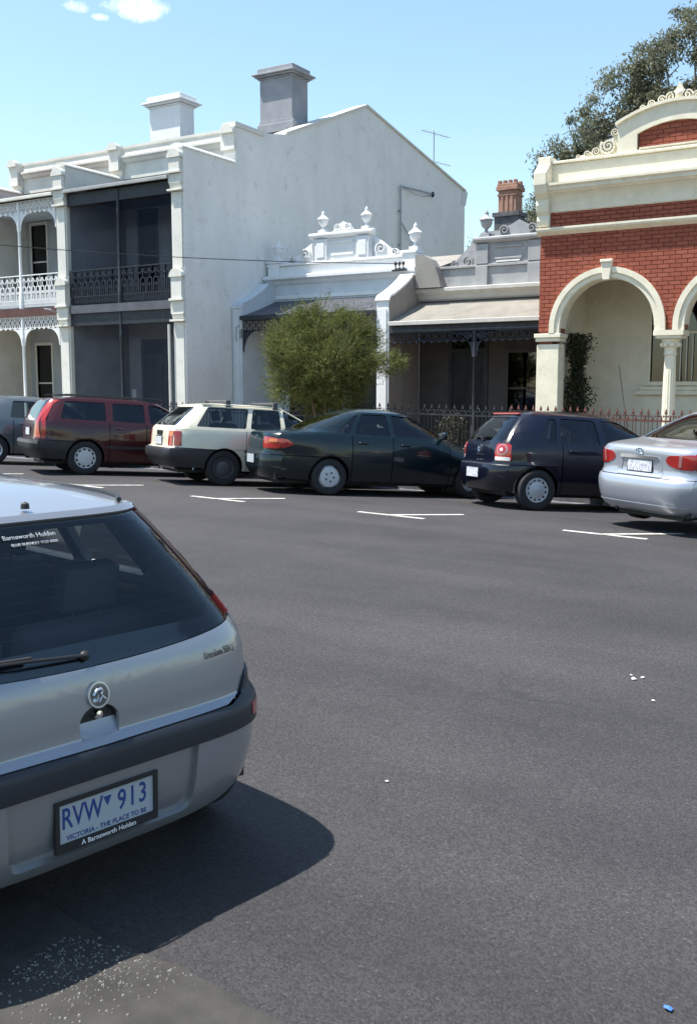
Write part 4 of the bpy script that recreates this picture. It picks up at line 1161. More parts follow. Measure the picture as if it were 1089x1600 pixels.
def leaf(vs, fs, p, d, n, l, w):
    """one narrow leaf: four corners and a fold"""
    s = d.cross(n).normalized() * (w / 2)
    b = len(vs)
    m = p + d * (l * .45)
    vs += [p, m + s - n * (w * .12), p + d * l, m - s - n * (w * .12)]
    fs += [(b, b + 1, b + 2), (b, b + 2, b + 3)]
def rv(r): return Vector((r.gauss(0, 1), r.gauss(0, 1), r.gauss(0, 1)))
def mesh_obj(name, vs, fs, mat, parent):
    off = root_loc(parent)
    me = bpy.data.meshes.new(name); me.from_pydata([tuple(v - off) for v in vs], [], fs); me.materials.append(M[mat])
    return link_mesh(name, me, parent)
# rounded bottlebrush bush in front of the white cottage
BC = Vector((-12.80, 19.9, 2.40))
r = random.Random(21)
T = thing('bottlebrush_tree', 'round olive-green bushy street tree in front of the white cottage', 'tree', (-12.75, 19.9, fz(-12.75)))
b = MB(); stems = []
for k in range(7):
    a = k * .9 + r.uniform(-.2, .2); q = Vector((math.cos(a), math.sin(a), 0))
    base = Vector((-12.75, 19.9, fz(-12.75) - .05)) + q * .05
    tip = BC + q * r.uniform(.5, 1.05) + Vector((0, 0, r.uniform(-.2, .8)))
    mid = base.lerp(tip, .45) + Vector((0, 0, .25)) + q * .1
    pts = [base, base.lerp(mid, .5) + rv(r) * .02, mid, mid.lerp(tip, .5) + rv(r) * .05, tip]
    b.tube(pts, .045, 7, .012); stems.append(pts)
b.build('trunk', 'bark_brown', T, smooth=60)
vs, fs = [], []
clumps = []
for i in range(330):
    d = rv(r).normalized(); rad = r.random() ** .38
    c = BC + Vector((d.x * 1.42, d.y * 1.36, d.z * 1.28)) * rad * .92
    c.z += .10 * math.sin(3 * math.atan2(d.y, d.x) + 1)
    if d.z < -.3: c.z = max(c.z, BC.z - 1.3)
    clumps.append((c, r.uniform(.20, .36), d))
for k in range(9):      # straggling shoots to the right
    clumps.append((BC + Vector((1.3 + r.uniform(0, .62), r.uniform(-.3, .3), -.12 + r.uniform(-.18, .2))), r.uniform(.1, .2), Vector((1, 0, -.1))))
for c, s, d in clumps:
    for j in range(36):     # each twig carries a brush of fine leaves
        td = (d * .7 + rv(r) * .55 + Vector((0, 0, .35))).normalized()
        p0 = c + rv(r) * s * .42
        for q in range(9):
            p = p0 + td * (q * .024)
            ld = (td * .9 + rv(r) * .5).normalized(); n = rv(r).normalized()
            leaf(vs, fs, p, ld, n, r.uniform(.06, .11), .0095 + r.random() * .007)
mesh_obj('crown', vs, fs, 'leaf_bottlebrush', T)
# tall gum tree behind the red house
def gum(name, label, base, limbs, clump_n, leaf_n, scale, seed, mat='leaf_gum', droop=.6, group=None, lw=.028, ll=.16, smin=.45, smax=.95):
    r = random.Random(seed)
    T = thing(name, label, 'tree', base)
    b = MB(); base = Vector(base); tips = []
    for k, tip in enumerate(limbs):
        tip = Vector(tip); fork = base.lerp(tip, .35); fork.x = base.x + (tip.x - base.x) * .12; fork.y = base.y + (tip.y - base.y) * .12
        pts = [base + rv(r) * .02, base.lerp(fork, .6) + rv(r) * .08, fork, fork.lerp(tip, .45) + rv(r) * .25, fork.lerp(tip, .75) + rv(r) * .2, tip]
        b.tube(pts, .17 * scale, 8, .025 * scale)
        for t in (.45, .75, 1.0): tips.append((fork.lerp(tip, t), t))
        for q in range(4):     # side branches
            a = fork.lerp(tip, r.uniform(.45, 1)); e = a + Vector((r.uniform(-1, 1), r.uniform(-1, 1), r.uniform(.1, 1.1))) * 1.25 * scale
            b.tube([a, a.lerp(e, .5) + rv(r) * .1, e], .045 * scale, 5, .012); tips.append((e, 1.0))
    b.build('trunk', 'bark_pale', T, smooth=60)
    vs, fs = [], []
    for (p, t) in tips:
        for i in range(clump_n):
            c = p + Vector((r.gauss(0, .62), r.gauss(0, .62), r.gauss(0, .5))) * scale
            s = r.uniform(smin, smax) * scale * .6
            for j in range(leaf_n):
                q = c + Vector((r.gauss(0, 1), r.gauss(0, 1), r.gauss(0, .8))) * s * .55
                d = (rv(r) * .7 + Vector((0, 0, -droop))).normalized()
                leaf(vs, fs, q, d, rv(r).normalized(), r.uniform(.7, 1.3) * ll, lw * r.uniform(.7, 1.3))
    mesh_obj('crown', vs, fs, mat, T)
    return T
gum('gum_tree', 'tall grey-green gum tree rising behind the red brick house', (-7.5, 37.5, 0),
    [(-13.9, 36, 7.5), (-13.5, 36, 8.5), (-13.1, 36.1, 9.4), (-12.7, 36, 10.2), (-12.1, 36, 11.0), (-11.5, 36.3, 11.6), (-10.8, 36, 12.2), (-10.0, 36, 12.7), (-9.3, 36, 13.4), (-8.4, 36.3, 14.1), (-7.3, 36, 14.8), (-5.6, 36, 15.2), (-7.8, 36.5, 13.2), (-10.2, 36.5, 11.6), (-12.0, 37, 8.8), (-11.0, 37, 10.2), (-9.6, 37, 11.0), (-8.2, 37, 11.8), (-12.8, 37, 8.0), (-7.0, 37, 12.4)],
    7, 112, .62, 5, lw=.05, ll=.17, smin=.5, smax=1.15)
gum('garden_tree', 'bright green tree top showing beside the terracotta chimney pots', (-15.8, 42.0, 0),
    [(-16.6, 42.0, 8.6), (-15.6, 42.2, 9.0), (-14.8, 42, 8.5), (-17.6, 42.0, 8.0), (-16.2, 41.6, 7.8)], 3, 120, .75, 9, 'leaf_green', .2)
# dark climber in the porch, in a pot
V = thing('potted_climber', 'dark narrow climbing plant on the porch inside the left arch', 'plant', (-7.25, 21.75, .3))
r = random.Random(4)
b = MB(); b.lathe([(.16, 0), (.2, .3), (.22, .32), (.22, .36), (.19, .36), (.18, .3)], (-7.25, 21.75, .3), seg=14); b.build('pot', 'terracotta', V, smooth=40)
b = MB()
for k in range(3): b.tube([(-7.25 + .05 * k - .05, 21.75, .55), (-7.27 + .09 * k - .09, 21.75 + .03 * k, 1.8), (-7.27 + .16 * k - .16, 21.75, 2.95)], .014, 5)
b.build('stake', 'timber_dark', V)
vs, fs = [], []
for i in range(6500):
    z = .6 + 2.35 * r.random(); k = r.choice((-1, 0, 1))
    w = .17 + .05 * math.sin(5 * z) + (.03 if z < 2 else -.02)
    x = -7.25 + r.gauss(0, w * .62) + (.08 * k if z > 2.3 else 0); y = 21.75 + r.gauss(0, w * .5)
    leaf(vs, fs, Vector((x, y, z)), (rv(r) + Vector((0, 0, .3))).normalized(), rv(r).normalized(), r.uniform(.05, .1), r.uniform(.025, .045))
mesh_obj('foliage', vs, fs, 'leaf_vine', V)
# a few dark shrubs behind the grey cottage's fence
def shrub(x, y, h, w, label, seed):
    r = random.Random(seed); z0 = fz(x)
    T = thing('garden_shrub', label, 'shrub', (x, y, z0), 'shrubs behind the front fences')
    b = MB()
    for k in range(4): b.tube([(x, y, z0), (x + r.uniform(-w, w) * .4, y + r.uniform(-.1, .1), z0 + h * .8)], .014, 5)
    b.build('stem', 'bark_brown', T)
    vs, fs = [], []
    for i in range(900):
        d = rv(r).normalized() * r.random() ** .4
        leaf(vs, fs, Vector((x + d.x * w, y + d.y * .35, z0 + h * .58 + d.z * h * .42)), (rv(r) + Vector((0, 0, .5))).normalized(), rv(r).normalized(), r.uniform(.06, .11), r.uniform(.02, .04))
    mesh_obj('foliage', vs, fs, 'leaf_vine', T)
shrub(-12.2, 20.9, 1.25, .4, 'dark shrub behind the grey cottage fence, beside the white wing wall', 1)
shrub(-11.2, 20.8, 1.1, .45, 'dark shrub behind the grey cottage fence, in front of its door', 2)
shrub(-9.9, 20.9, 1.2, .4, 'dark shrub behind the grey cottage fence, below the verandah post', 3)
# thin dark cane in the yard, stands in for a likely car aerial
b = MB(); b.tube([(-5.62, 20.6, fz(-5.6)), (-5.98, 20.55, 2.24)], .008, 5)
tag(b.build('thin_rod', 'timber_dark'), 'thin dark cane leaning in front of the red house porch', 'rod')
# ================================================================== car building
car_paint('paint_hero_silver', (.29, .30, .325), .5, .36)
car_paint('paint_silver', (.42, .445, .50), .55, .33)
car_paint('paint_navy', (.002, .003, .011), 0, .3, .75, dust=.04, spec=.2)
car_paint('paint_green', (.002, .009, .013), 0, .3, .75, dust=.04, spec=.2)
car_paint('paint_cream_car', (.66, .62, .49), 0, .4, .6)
car_paint('paint_red', (.042, .006, .008), 0, .3, .8, dust=.07, spec=.22)
car_paint('paint_grey_car', (.085, .105, .12), .3, .35)
flat('trim_black', (.016, .017, .020), .5)
flat('trim_blue_black', (.014, .017, .026), .5)
flat('tyre', (.017, .017, .018), .8)
flat('rubber', (.012, .012, .013), .6)
flat('cabin_dark', (.022, .022, .025), .85)
flat('seat_grey', (.06, .062, .068), .9)
flat('cabin_grey', (.10, .10, .11), .8)
flat('alloy', (.55, .57, .60), .32, .75)
flat('cover_grey', (.48, .50, .53), .42, .3)
flat('rim_dark', (.03, .03, .032), .6)
flat('chrome', (.72, .73, .75), .12, 1.0)
flat('lamp_red', (.33, .012, .010), .12, 0, 1.0)
flat('lamp_dark_red', (.045, .010, .014), .10, 0, 1.0)
flat('lamp_amber', (.55, .14, .02), .15, 0, 1.0)
flat('lamp_clear', (.72, .72, .74), .12, 0, 1.0)
flat('lamp_pink', (.34, .14, .14), .15, 0, 1.0)
flat('plate_white', (.38, .42, .46), .45)  # white plate, base colour darkened to include the shade on it
flat('plate_ink', (.02, .05, .22), .5)
flat('letter_grey', (.14, .145, .155), .3, .6)
flat('letter_white', (.75, .76, .78), .5)
surf('plate_far', (.62, .63, .64), (.25, .27, .36), scale=60, rough=.5, bump=0, lo=.48, hi=.60, stretch=(1, 1, .35))
surf('rack_grey', (.07, .07, .075), (.1, .1, .105), scale=20, rough=.6, bump=0)
glass_mat('car_glass', (.50, .55, .55), 1.15, .012)
glass_mat('car_glass_hero', (.80, .85, .85), .9, .012)
glass_mat('car_glass_dark', (.20, .24, .26), 1.1, .012)

def pchip(pts):
    """monotone cubic through (t, v) points"""
    xs = np.array([p[0] for p in pts], float); ys = np.array([p[1] for p in pts], float)
    h = np.diff(xs); d = np.diff(ys) / h
    m = np.zeros(len(xs)); m[0], m[-1] = d[0], d[-1]
    for i in range(1, len(xs) - 1):
        if d[i - 1] * d[i] > 0:
            w1, w2 = 2 * h[i] + h[i - 1], h[i] + 2 * h[i - 1]
            m[i] = (w1 + w2) / (w1 / d[i - 1] + w2 / d[i])
    def f(t):
        if t <= xs[0]: return float(ys[0])
        if t >= xs[-1]: return float(ys[-1])
        i = int(np.searchsorted(xs, t) - 1); i = max(0, i)
        s = (t - xs[i]) / h[i]
        return float((2 * s ** 3 - 3 * s * s + 1) * ys[i] + (s ** 3 - 2 * s * s + s) * h[i] * m[i] + (-2 * s ** 3 + 3 * s * s) * ys[i + 1] + (s ** 3 - s * s) * h[i] * m[i + 1])
    return f
def clip_poly(poly):
    out = []
    for p in poly:
        if not out or math.hypot(p[0] - out[-1][0], p[1] - out[-1][1]) > 1e-4: out.append(tuple(p))
    if math.hypot(out[0][0] - out[-1][0], out[0][1] - out[-1][1]) < 1e-4: out.pop()
    return out
def round_poly(pts, r, seg=4):
    """round every corner of a polygon; r one radius or one per corner"""
    n = len(pts); out = []
    for i in range(n):
        p0, p, p1 = Vector(pts[i - 1]), Vector(pts[i]), Vector(pts[(i + 1) % n])
        rr = r[i] if isinstance(r, (list, tuple)) else r
        a, b = (p0 - p), (p1 - p)
        k = min(rr, a.length * .45, b.length * .45)
        if k < 1e-4: out.append((p.x, p.y)); continue
        A, B = p + a.normalized() * k, p + b.normalized() * k
        for s in range(seg + 1):
            t = s / seg
            q = A * (1 - t) ** 2 + p * (2 * t * (1 - t)) + B * t * t
            out.append((q.x, q.y))
    return out
class Car:
    """a body whose every level is a rounded outline; x forward from the rear bumper, y left, z up"""
    def __init__(s, L, xr, xf, w, nr, nf, zr, ztop, kc=.86, roof_x=None, roof_pow=2.6):
        s.L = L; s.xr = pchip(xr); s.xf = pchip(xf); s.w = pchip(w); s.nr = pchip(nr) if isinstance(nr, list) else (lambda z: nr); s.nf = (pchip(nf) if isinstance(nf, list) else (lambda z: nf))
        s.zr = zr; s.ztop = ztop; s.kc = pchip(kc) if isinstance(kc, list) else (lambda z: kc); s.rp = roof_pow
        s.bumps = []
        s.side_sign = -1
    def xm(s, z): return (s.xr(z) + s.xf(z)) / 2
    def yside(s, x, z):
        xm = s.xm(z); w = s.w(z)
        if x < xm: q, n = (xm - x) / max(1e-6, xm - s.xr(z)), s.nr(z)
        else: q, n = (x - xm) / max(1e-6, s.xf(z) - xm), s.nf(z)
        q = min(q, .99999)
        y = w * (1 - q ** n) ** (1 / n)
        for f in s.bumps: y += f(x, z)
        return y
    def xrear(s, y, z):
        xm = s.xm(z); n = s.nr(z); q = min(abs(y) / s.w(z), .99999)
        return xm - (xm - s.xr(z)) * (1 - q ** n) ** (1 / n)
    def xfront(s, y, z):
        xm = s.xm(z); n = s.nf(z); q = min(abs(y) / s.w(z), .99999)
        return xm + (s.xf(z) - xm) * (1 - q ** n) ** (1 / n)
    def yc(s, z): return s.kc(z) * s.w(z)
    def corner_r(s, z): return s.xrear(s.yc(z), z)
    def corner_f(s, z): return s.xfront(s.yc(z), z)
    def P(s, mode, u, z, sign=-1):
        if mode == 'side': return Vector((u, sign * s.yside(u, z), z))
        if mode == 'rear': return Vector((s.xrear(u, z), u, z))
        return Vector((s.xfront(u, z), u, z))
    def N(s, mode, u, z, sign=-1):
        e = .004
        a = s.P(mode, u + e, z, sign) - s.P(mode, u - e, z, sign); b = s.P(mode, u, z + e, sign) - s.P(mode, u, z - e, sign)
        n = a.cross(b)
        if n.length < 1e-12: return Vector((-1, 0, 0))
        n.normalize()
        ref = {'side': Vector((0, sign, .15)), 'rear': Vector((-1, 0, .6)), 'front': Vector((1, 0, .6))}[mode]
        return n if n.dot(ref) > 0 else -n
    def patch(s, mode, poly, du=.10, dz=.05, off=0.0, sign=-1, holes=(), flange=.022, planes=(), zcuts=(), offf=None):
        """polygon in (x,z) or (y,z) laid on the body; returns verts, faces"""
        bm = bmesh.new()
        poly = clip_poly(poly)
        f = bm.faces.new([bm.verts.new((p[0], 0, p[1])) for p in poly])
        us = [p[0] for p in poly]; zs = [p[1] for p in poly]
        def cut(co, no, clear=False):
            bmesh.ops.bisect_plane(bm, geom=bm.verts[:] + bm.edges[:] + bm.faces[:], plane_co=co, plane_no=no, dist=1e-5, clear_outer=clear)
        for (co, no) in planes: cut((co[0], 0, co[1]), (no[0], 0, no[1]), True)
        if not bm.faces: bm.free(); return [], []
        for h in holes:
            for i in range(len(h)):
                a, b = h[i], h[(i + 1) % len(h)]
                cut((a[0], 0, a[1]), (b[1] - a[1], 0, a[0] - b[0]))
            def inside(c):
                sg = 0
                for i in range(len(h)):
                    a, b = h[i], h[(i + 1) % len(h)]
                    k = (b[0] - a[0]) * (c.z - a[1]) - (b[1] - a[1]) * (c.x - a[0])
                    if abs(k) < 1e-9: continue
                    if sg == 0: sg = k
                    elif sg * k < 0: return False
                return True
            bmesh.ops.delete(bm, geom=[q for q in bm.faces if inside(q.calc_center_median())], context='FACES')
        u = math.ceil(min(us) / du) * du
        while u < max(us): cut((u, 0, 0), (1, 0, 0)); u += du
        z = math.ceil(min(zs) / dz) * dz
        while z < max(zs): cut((0, 0, z), (0, 0, 1)); z += dz
        for z in zcuts:
            if min(zs) < z < max(zs): cut((0, 0, z), (0, 0, 1))
        bmesh.ops.remove_doubles(bm, verts=bm.verts[:], dist=2e-5)
        bm.verts.ensure_lookup_table(); bm.verts.index_update()
        vs = []; ns = []
        for v in bm.verts:
            p = s.P(mode, v.co.x, v.co.z, sign); n = s.N(mode, v.co.x, v.co.z, sign)
            o = off if offf is None else off + offf(v.co.x, v.co.z)
            vs.append(p + n * o); ns.append(n)
        fs = []
        for q in bm.faces:
            idx = [v.index for v in q.verts]
            a = sum((vs[i] for i in idx), Vector()) / len(idx)
            nn = Vector()
            for i in range(len(idx)): nn += (vs[idx[i]] - a).cross(vs[idx[(i + 1) % len(idx)]] - a)
            if nn.dot(ns[idx[0]]) < 0: idx = idx[::-1]
            fs.append(tuple(idx))
        if flange:
            m = {}
            for e in bm.edges:
                if len(e.link_faces) == 1:
                    a, b = e.verts[0].index, e.verts[1].index
                    for i in (a, b):
                        if i not in m: m[i] = len(vs); vs.append(vs[i] - ns[i] * flange)
                    fi = list(bm.faces).index(e.link_faces[0]) if False else None
                    idx = [v.index for v in e.link_faces[0].verts]
                    fs.append((a, b, m[b], m[a]))
        bm.free()
        return vs, fs
    def part(s, name, mat, parent, patches, smooth=38):
        b = MB()
        for (mode, poly, kw) in patches:
            vs, fs = s.patch(mode, poly, **kw)
            if vs: b.add(vs, fs)
        me = bpy.data.meshes.new(name)
        me.from_pydata(b.v, [], b.f)
        bm = bmesh.new(); bm.from_mesh(me); bmesh.ops.recalc_face_normals(bm, faces=bm.faces); bm.to_mesh(me); bm.free()
        me.materials.append(M[mat])
        me.polygons.foreach_set('use_smooth', [True] * len(me.polygons)); me.set_sharp_from_angle(angle=R_(smooth))
        return link_mesh(name, me, parent)
    def ring(s, z, n=72):
        """outline at level z"""
        pts = []
        xm = s.xm(z); w = s.w(z)
        for k in range(n):
            a = 2 * math.pi * k / n
            c, t = math.cos(a), math.sin(a)
            e = s.nf(z) if c > 0 else s.nr(z); hx = (s.xf(z) - xm) if c > 0 else (xm - s.xr(z))
            # superellipse by angle, more points near the corners
            x = hx * math.copysign(abs(c) ** (2 / e), c); y = w * math.copysign(abs(t) ** (2 / e), t)
            pts.append((xm + x, y))
        return pts
    def roof(s, mat, parent, name='roof', n=72, steps=9):
        base = s.ring(s.zr, n); cx = s.xm(s.zr); b = MB(); vs = []
        h = s.ztop - s.zr
        for i in range(steps + 1):
            k = 1 - i / steps; k = max(k, .02)
            if i == 1: k = .985
            for (x, y) in base:
                xx, yy = cx + (x - cx) * k, y * k
                vs.append((xx, yy, s.zr + h * (1 - k ** s.rp)))
        fs = [(i * n + k, i * n + (k + 1) % n, (i + 1) * n + (k + 1) % n, (i + 1) * n + k) for i in range(steps) for k in range(n)]
        fs.append(tuple(steps * n + k for k in range(n)))
        b.add(vs, fs)
        return b.build(name, mat, parent, smooth=50, local=True)
def rcurve(c, z0, z1, n=14, d=0.0):
    return [(c.corner_r(z0 + (z1 - z0) * i / n) + d, z0 + (z1 - z0) * i / n) for i in range(n + 1)]
def fcurve(c, z0, z1, n=14, d=0.0):
    return [(c.corner_f(z0 + (z1 - z0) * i / n) + d, z0 + (z1 - z0) * i / n) for i in range(n + 1)]
def band(c, z0, z1, n=12, k=1.0, d=0.0):
    """rear or front polygon |y| < corner between two levels"""
    zs = [z0 + (z1 - z0) * i / n for i in range(n + 1)]
    return [(-(c.yc(z) * k - d), z) for z in zs] + [((c.yc(z) * k - d), z) for z in zs[::-1]]
def arch(cx, r, z0, cz, n=20):
    """wheel-arch curve from front to rear (x decreasing) above z0"""
    a0 = math.asin((z0 - cz) / r)
    return [(cx + r * math.cos(a), cz + r * math.sin(a)) for a in [a0 + (math.pi - 2 * a0) * i / n for i in range(n + 1)]]
WHEELS = {}
def wheel_mesh(kind, r, w):
    """tyre and rim meshes; axis along -y (outer face at y=-w/2)"""
    key = (kind, r, w)
    if key in WHEELS: return WHEELS[key]
    ri = r * .66
    t = MB(); prof = []
    for (rr, y) in ((ri - .012, -.36), (ri + .005, -.5), (r * .86, -.56), (r * .955, -.5), (r, -.36), (r, -.1)): prof.append((rr, y * w))
    prof += [(a, -y) for a, y in prof[::-1]]
    t.lathe([(a, h) for a, h in prof], (0, 0, 0), (0, 1, 0), 40, cap=False)
    for k in range(40):      # tread blocks' grooves read as shallow ridges
        pass
    tm = t.mesh('wheel', 'tyre', smooth=40)
    b = MB()
    b.lathe([(ri - .012, -.36 * w), (ri - .02, -.45 * w), (ri - .035, -.40 * w), (ri - .045, -.05 * w), (.05, .05 * w)], (0, 0, 0), (0, 1, 0), 36, cap=True)
    bm_ = b.mesh('rim_barrel', 'rim_dark', smooth=40)
    d = MB()
    yf = -.44 * w
    if kind == 'holes':           # silver trim with a ring of slots
        d.lathe([(ri - .012, yf + .004), (ri - .02, yf - .006), (ri - .04, yf - .002)], (0, 0, 0), (0, 1, 0), 48, cap=False)
        n = 12
        for k in range(n):
            a = 2 * math.pi * k / n; da = math.pi / n * .52
            r0, r1 = ri * .60, ri - .028
            pts = [(r0, a - da * 1.15), (r1, a - da * .95), (r1, a + da * .95), (r0, a + da * 1.15)]
            d.add([(q * math.cos(t_), yf + (.002 if q == r0 else 0), q * math.sin(t_)) for q, t_ in pts] + [(q * math.cos(t_), yf + .014, q * math.sin(t_)) for q, t_ in pts], [(0, 1, 2, 3), (0, 4, 5, 1), (1, 5, 6, 2), (2, 6, 7, 3), (3, 7, 4, 0)])
        d.lathe([(ri * .66, yf + .006), (ri * .6, yf + .001), (ri * .28, yf - .004), (ri * .14, yf - .012), (0, yf - .014)], (0, 0, 0), (0, 1, 0), 36, cap=False)
        mat = 'cover_grey'
    elif kind == 'swirl':         # cover with three curved slots and five nuts
        d.lathe([(ri - .01, yf + .006), (ri - .02, yf - .004), (ri * .86, yf + .004), (ri * .82, yf - .004), (ri * .3, yf - .012), (0, yf - .010)], (0, 0, 0), (0, 1, 0), 44, cap=False)
        mat = 'cover_grey'
    elif kind == 'flower':        # pale dished cover, scalloped
        d.lathe([(ri - .008, yf + .006), (ri - .02, yf - .006), (ri * .84, yf)], (0, 0, 0), (0, 1, 0), 44, cap=False)
        n = 11
        for k in range(n):
            a = 2 * math.pi * k / n
            d.add([(ri * q * math.cos(a + t_), yf - .002, ri * q * math.sin(a + t_)) for q, t_ in ((.62, -.16), (.86, -.10), (.86, .10), (.62, .16))], [(0, 1, 2, 3)])
        d.lathe([(ri * .70, yf + .002), (ri * .66, yf - .010), (ri * .3, yf - .016), (0, yf - .016)], (0, 0, 0), (0, 1, 0), 36, cap=False)
        mat = 'cover_grey'
    elif kind == 'steel':         # dark steel wheel with hub
        d.lathe([(ri - .012, yf + .002), (ri - .02, yf - .004), (ri * .78, yf + .02), (ri * .5, yf + .012), (ri * .42, yf - .006), (ri * .2, yf - .008), (ri * .18, yf - .025), (0, yf - .026)], (0, 0, 0), (0, 1, 0), 36, cap=False)
        mat = 'rack_grey'
    else:                         # seven-spoke alloy
        d.lathe([(ri - .008, yf + .008), (ri - .02, yf - .006), (ri - .045, yf + .004)], (0, 0, 0), (0, 1, 0), 44, cap=False)
        n = 8
        for k in range(n):
            a = 2 * math.pi * k / n
            for sgn in (1,):
                pts = [(.05, -.35), (ri - .03, -.13), (ri - .03, .13), (.05, .35)]
                d.add([(q * math.cos(a + t_), yf - .004 + (.0 if q > .1 else -.006), q * math.sin(a + t_)) for q, t_ in pts] + [(q * math.cos(a + t_), yf + .03, q * math.sin(a + t_)) for q, t_ in pts], [(0, 1, 2, 3), (0, 4, 5, 1), (1, 5, 6, 2), (2, 6, 7, 3), (3, 7, 4, 0)])
        d.lathe([(.07, yf + .01), (.065, yf - .012), (0, yf - .016)], (0, 0, 0), (0, 1, 0), 20, cap=False)
        mat = 'alloy'
    dm = d.mesh('rim', mat, smooth=35)
    e = None
    if kind == 'swirl':
        e = MB()
        for k in range(3):
            a0 = 2 * math.pi * k / 3 + .6
            m_ = 12; pts = []
            for i in range(m_ + 1):
                a = a0 + 1.15 * i / m_; q = ri * (.885 - .0 * i / m_); wq = .010 * math.sin(math.pi * (i + .5) / (m_ + 1)) + .004
                pts.append(((q - wq) * math.cos(a), yf - .0045, (q - wq) * math.sin(a))); pts.append(((q + wq) * math.cos(a), yf - .0045, (q + wq) * math.sin(a)))
            e.add(pts, [(2 * i, 2 * i + 1, 2 * i + 3, 2 * i + 2) for i in range(m_)])
        for k in range(5):
            a = 2 * math.pi * k / 5; e.lathe([(.016, yf - .004), (.014, yf - .022)], (ri * .36 * math.cos(a), 0, ri * .36 * math.sin(a)), (0, 1, 0), 8)
    em = e.mesh('rim_slots', 'rim_dark') if e else None
    WHEELS[key] = (tm, bm_, dm, em)
    return WHEELS[key]
def wheels(root, kind, r, w, xr_, xf_, track):
    tm, bm_, dm, em = wheel_mesh(kind, r, w)
    for x in (xr_, xf_):
        for sg in (-1, 1):
            t = link_mesh('wheel', tm, root, (x, sg * track / 2, r))
            if sg > 0: t.rotation_euler = (0, 0, math.pi)
            t.rotation_euler[1] = random.uniform(0, 6.28)
            for nm, me in (('rim_barrel', bm_), ('rim', dm), ('rim_slots', em)):
                if me: link_mesh(nm, me, t)
def seat(root, x, y, z, w=.5, h=.62, head=True, mat='seat_grey', rake=.22):
    b = MB()
    b.box(x - .25, x + .27, y - w / 2, y + w / 2, z - .14, z)
    m3 = Matrix.Rotation(-rake, 3, 'Y')
    b.obox((x - .30 - h * .5 * math.sin(rake) + .05, y, z + h * .5), (.13, w, h), m3)
    o = b.build('seat', mat, root, bevel=.03, local=True, smooth=50)
    if head:
        q = MB(); hx = x - .30 - (h + .1) * math.sin(rake) + .05
        q.obox((hx, y, z + h + .13), (.09, .24, .17), m3)
        q.tube([(hx, y - .06, z + h - .03), (hx, y - .06, z + h + .08)], .007, 5); q.tube([(hx, y + .06, z + h - .03), (hx, y + .06, z + h + .08)], .007, 5)
        q.build('headrest', mat, o, bevel=.02, local=True, smooth=50)
    return o
def cabin(root, c, belt, xr_, xf_, sill, seats, rear_shelf=None, steer=True):
    """floor tub, seats, dashboard, wheel"""
    b = MB()
    w = c.w(belt) - .09
    x0, x1 = xr_, xf_
    b.box(x0 + .12, x1, -.56, .56, sill, sill + .06)
    for sg in (-1, 1):
        a, d = sorted((sg * .54, sg * .56)); b.box(x0 + .12, x1, a, d, sill, .62)
        a, d = sorted((sg * .54, sg * w)); b.box(x0 + .14, x1, a, d, .66, .68)
        a, d = sorted((sg * (w - .015), sg * w)); b.box(x0 + .35, x1 - .25, a, d, .66, belt - .01)
    b.box(x0 + .10, x0 + .13, -w * .9, w * .9, sill, min(.70, belt - .1))
    b.build('floor_pan', 'cabin_dark', root, local=True)
    for (x, y, z, ww, hh, hd) in seats: seat(root, x, y, z, ww, hh, hd)
    b = MB(); b.prism([(x1 - .55, .62), (x1 - .02, .62), (x1 - .02, belt - .02), (x1 - .3, belt + .015), (x1 - .5, belt - .05)], 'y', -w + .03, w - .03); b.build('dashboard', 'cabin_dark', root, local=True, bevel=.01)
    if steer:
        b = MB(); m3 = Matrix.Rotation(-1.1, 3, 'Y'); cc = Vector((x1 - .72, -.36, belt - .08))
        pts = [cc + m3 @ Vector((.18 * math.cos(a), .18 * math.sin(a), 0)) for a in [2 * math.pi * k / 20 for k in range(21)]]
        b.tube(pts, .014, 6); b.tube([cc, cc + m3 @ Vector((0, 0, -.2))], .03, 6); b.tube([pts[0], cc, pts[10]], .014, 5); b.build('steering_wheel', 'cabin_dark', root, local=True)
def place_car(root, px, py, heading, wx, wy, k=1.0):
    """set the car so that its right rear tyre touches the ground at (px,py); heading in degrees from +X"""
    h = R_(heading)
    g = Vector((.0205, .06 if py > 13 else 0.0, 1)).normalized()
    f = Vector((math.cos(h), math.sin(h), 0)); f = (f - g * f.dot(g)).normalized(); l = g.cross(f)
    m = Matrix((f, l, g)).transposed()
    P = Vector((px, py, ground_z(px, py)))
    root.matrix_world = Matrix.Translation(P - m @ Vector((wx * k, wy * k, 0))) @ m.to_4x4() @ Matrix.Scale(k, 4)
def mirror_part(root, x, y, z, mat, sg):
    b = MB()
    b.obox((x, y + sg * .09, z + .04), (.09, .17, .12), Matrix.Identity(3)); b.obox((x + .02, y + sg * .01, z), (.05, .08, .05), Matrix.Identity(3))
    o = b.build('mirror', mat, root, bevel=.02, local=True, smooth=50)
    q = MB(); q.obox((x - .048, y + sg * .09, z + .04), (.004, .14, .09), Matrix.Identity(3)); q.build('mirror_glass', 'chrome', o, local=True)
def handle_part(root, c, x, z, mat, sg):
    b = MB(); y = c.yside(x, z) * sg
    b.obox((x, y + sg * .012, z), (.16, .03, .03), Matrix.Identity(3))
    b.build('door_handle', mat, root, bevel=.008, local=True)
def plate_part(root, c, y, z, w=.372, h=.134, mat='plate_far', off=.012, frame=True, tilt=0.0):
    x = c.xrear(y, z)
    n = c.N('rear', y, z)
    xa = Vector((0, -1, 0)); 
    b = MB(); m3 = Matrix.Rotation(tilt, 3, 'Y')
    b.obox((x - off, y, z), (.008, w, h), m3)
    o = b.build('number_plate', mat, root, local=True)
    if frame:
        q = MB(); q.obox((x - off + .006, y, z), (.008, w + .03, h + .03), m3); q.build('plate_frame', 'trim_black', o, local=True, bevel=.003)
    return o
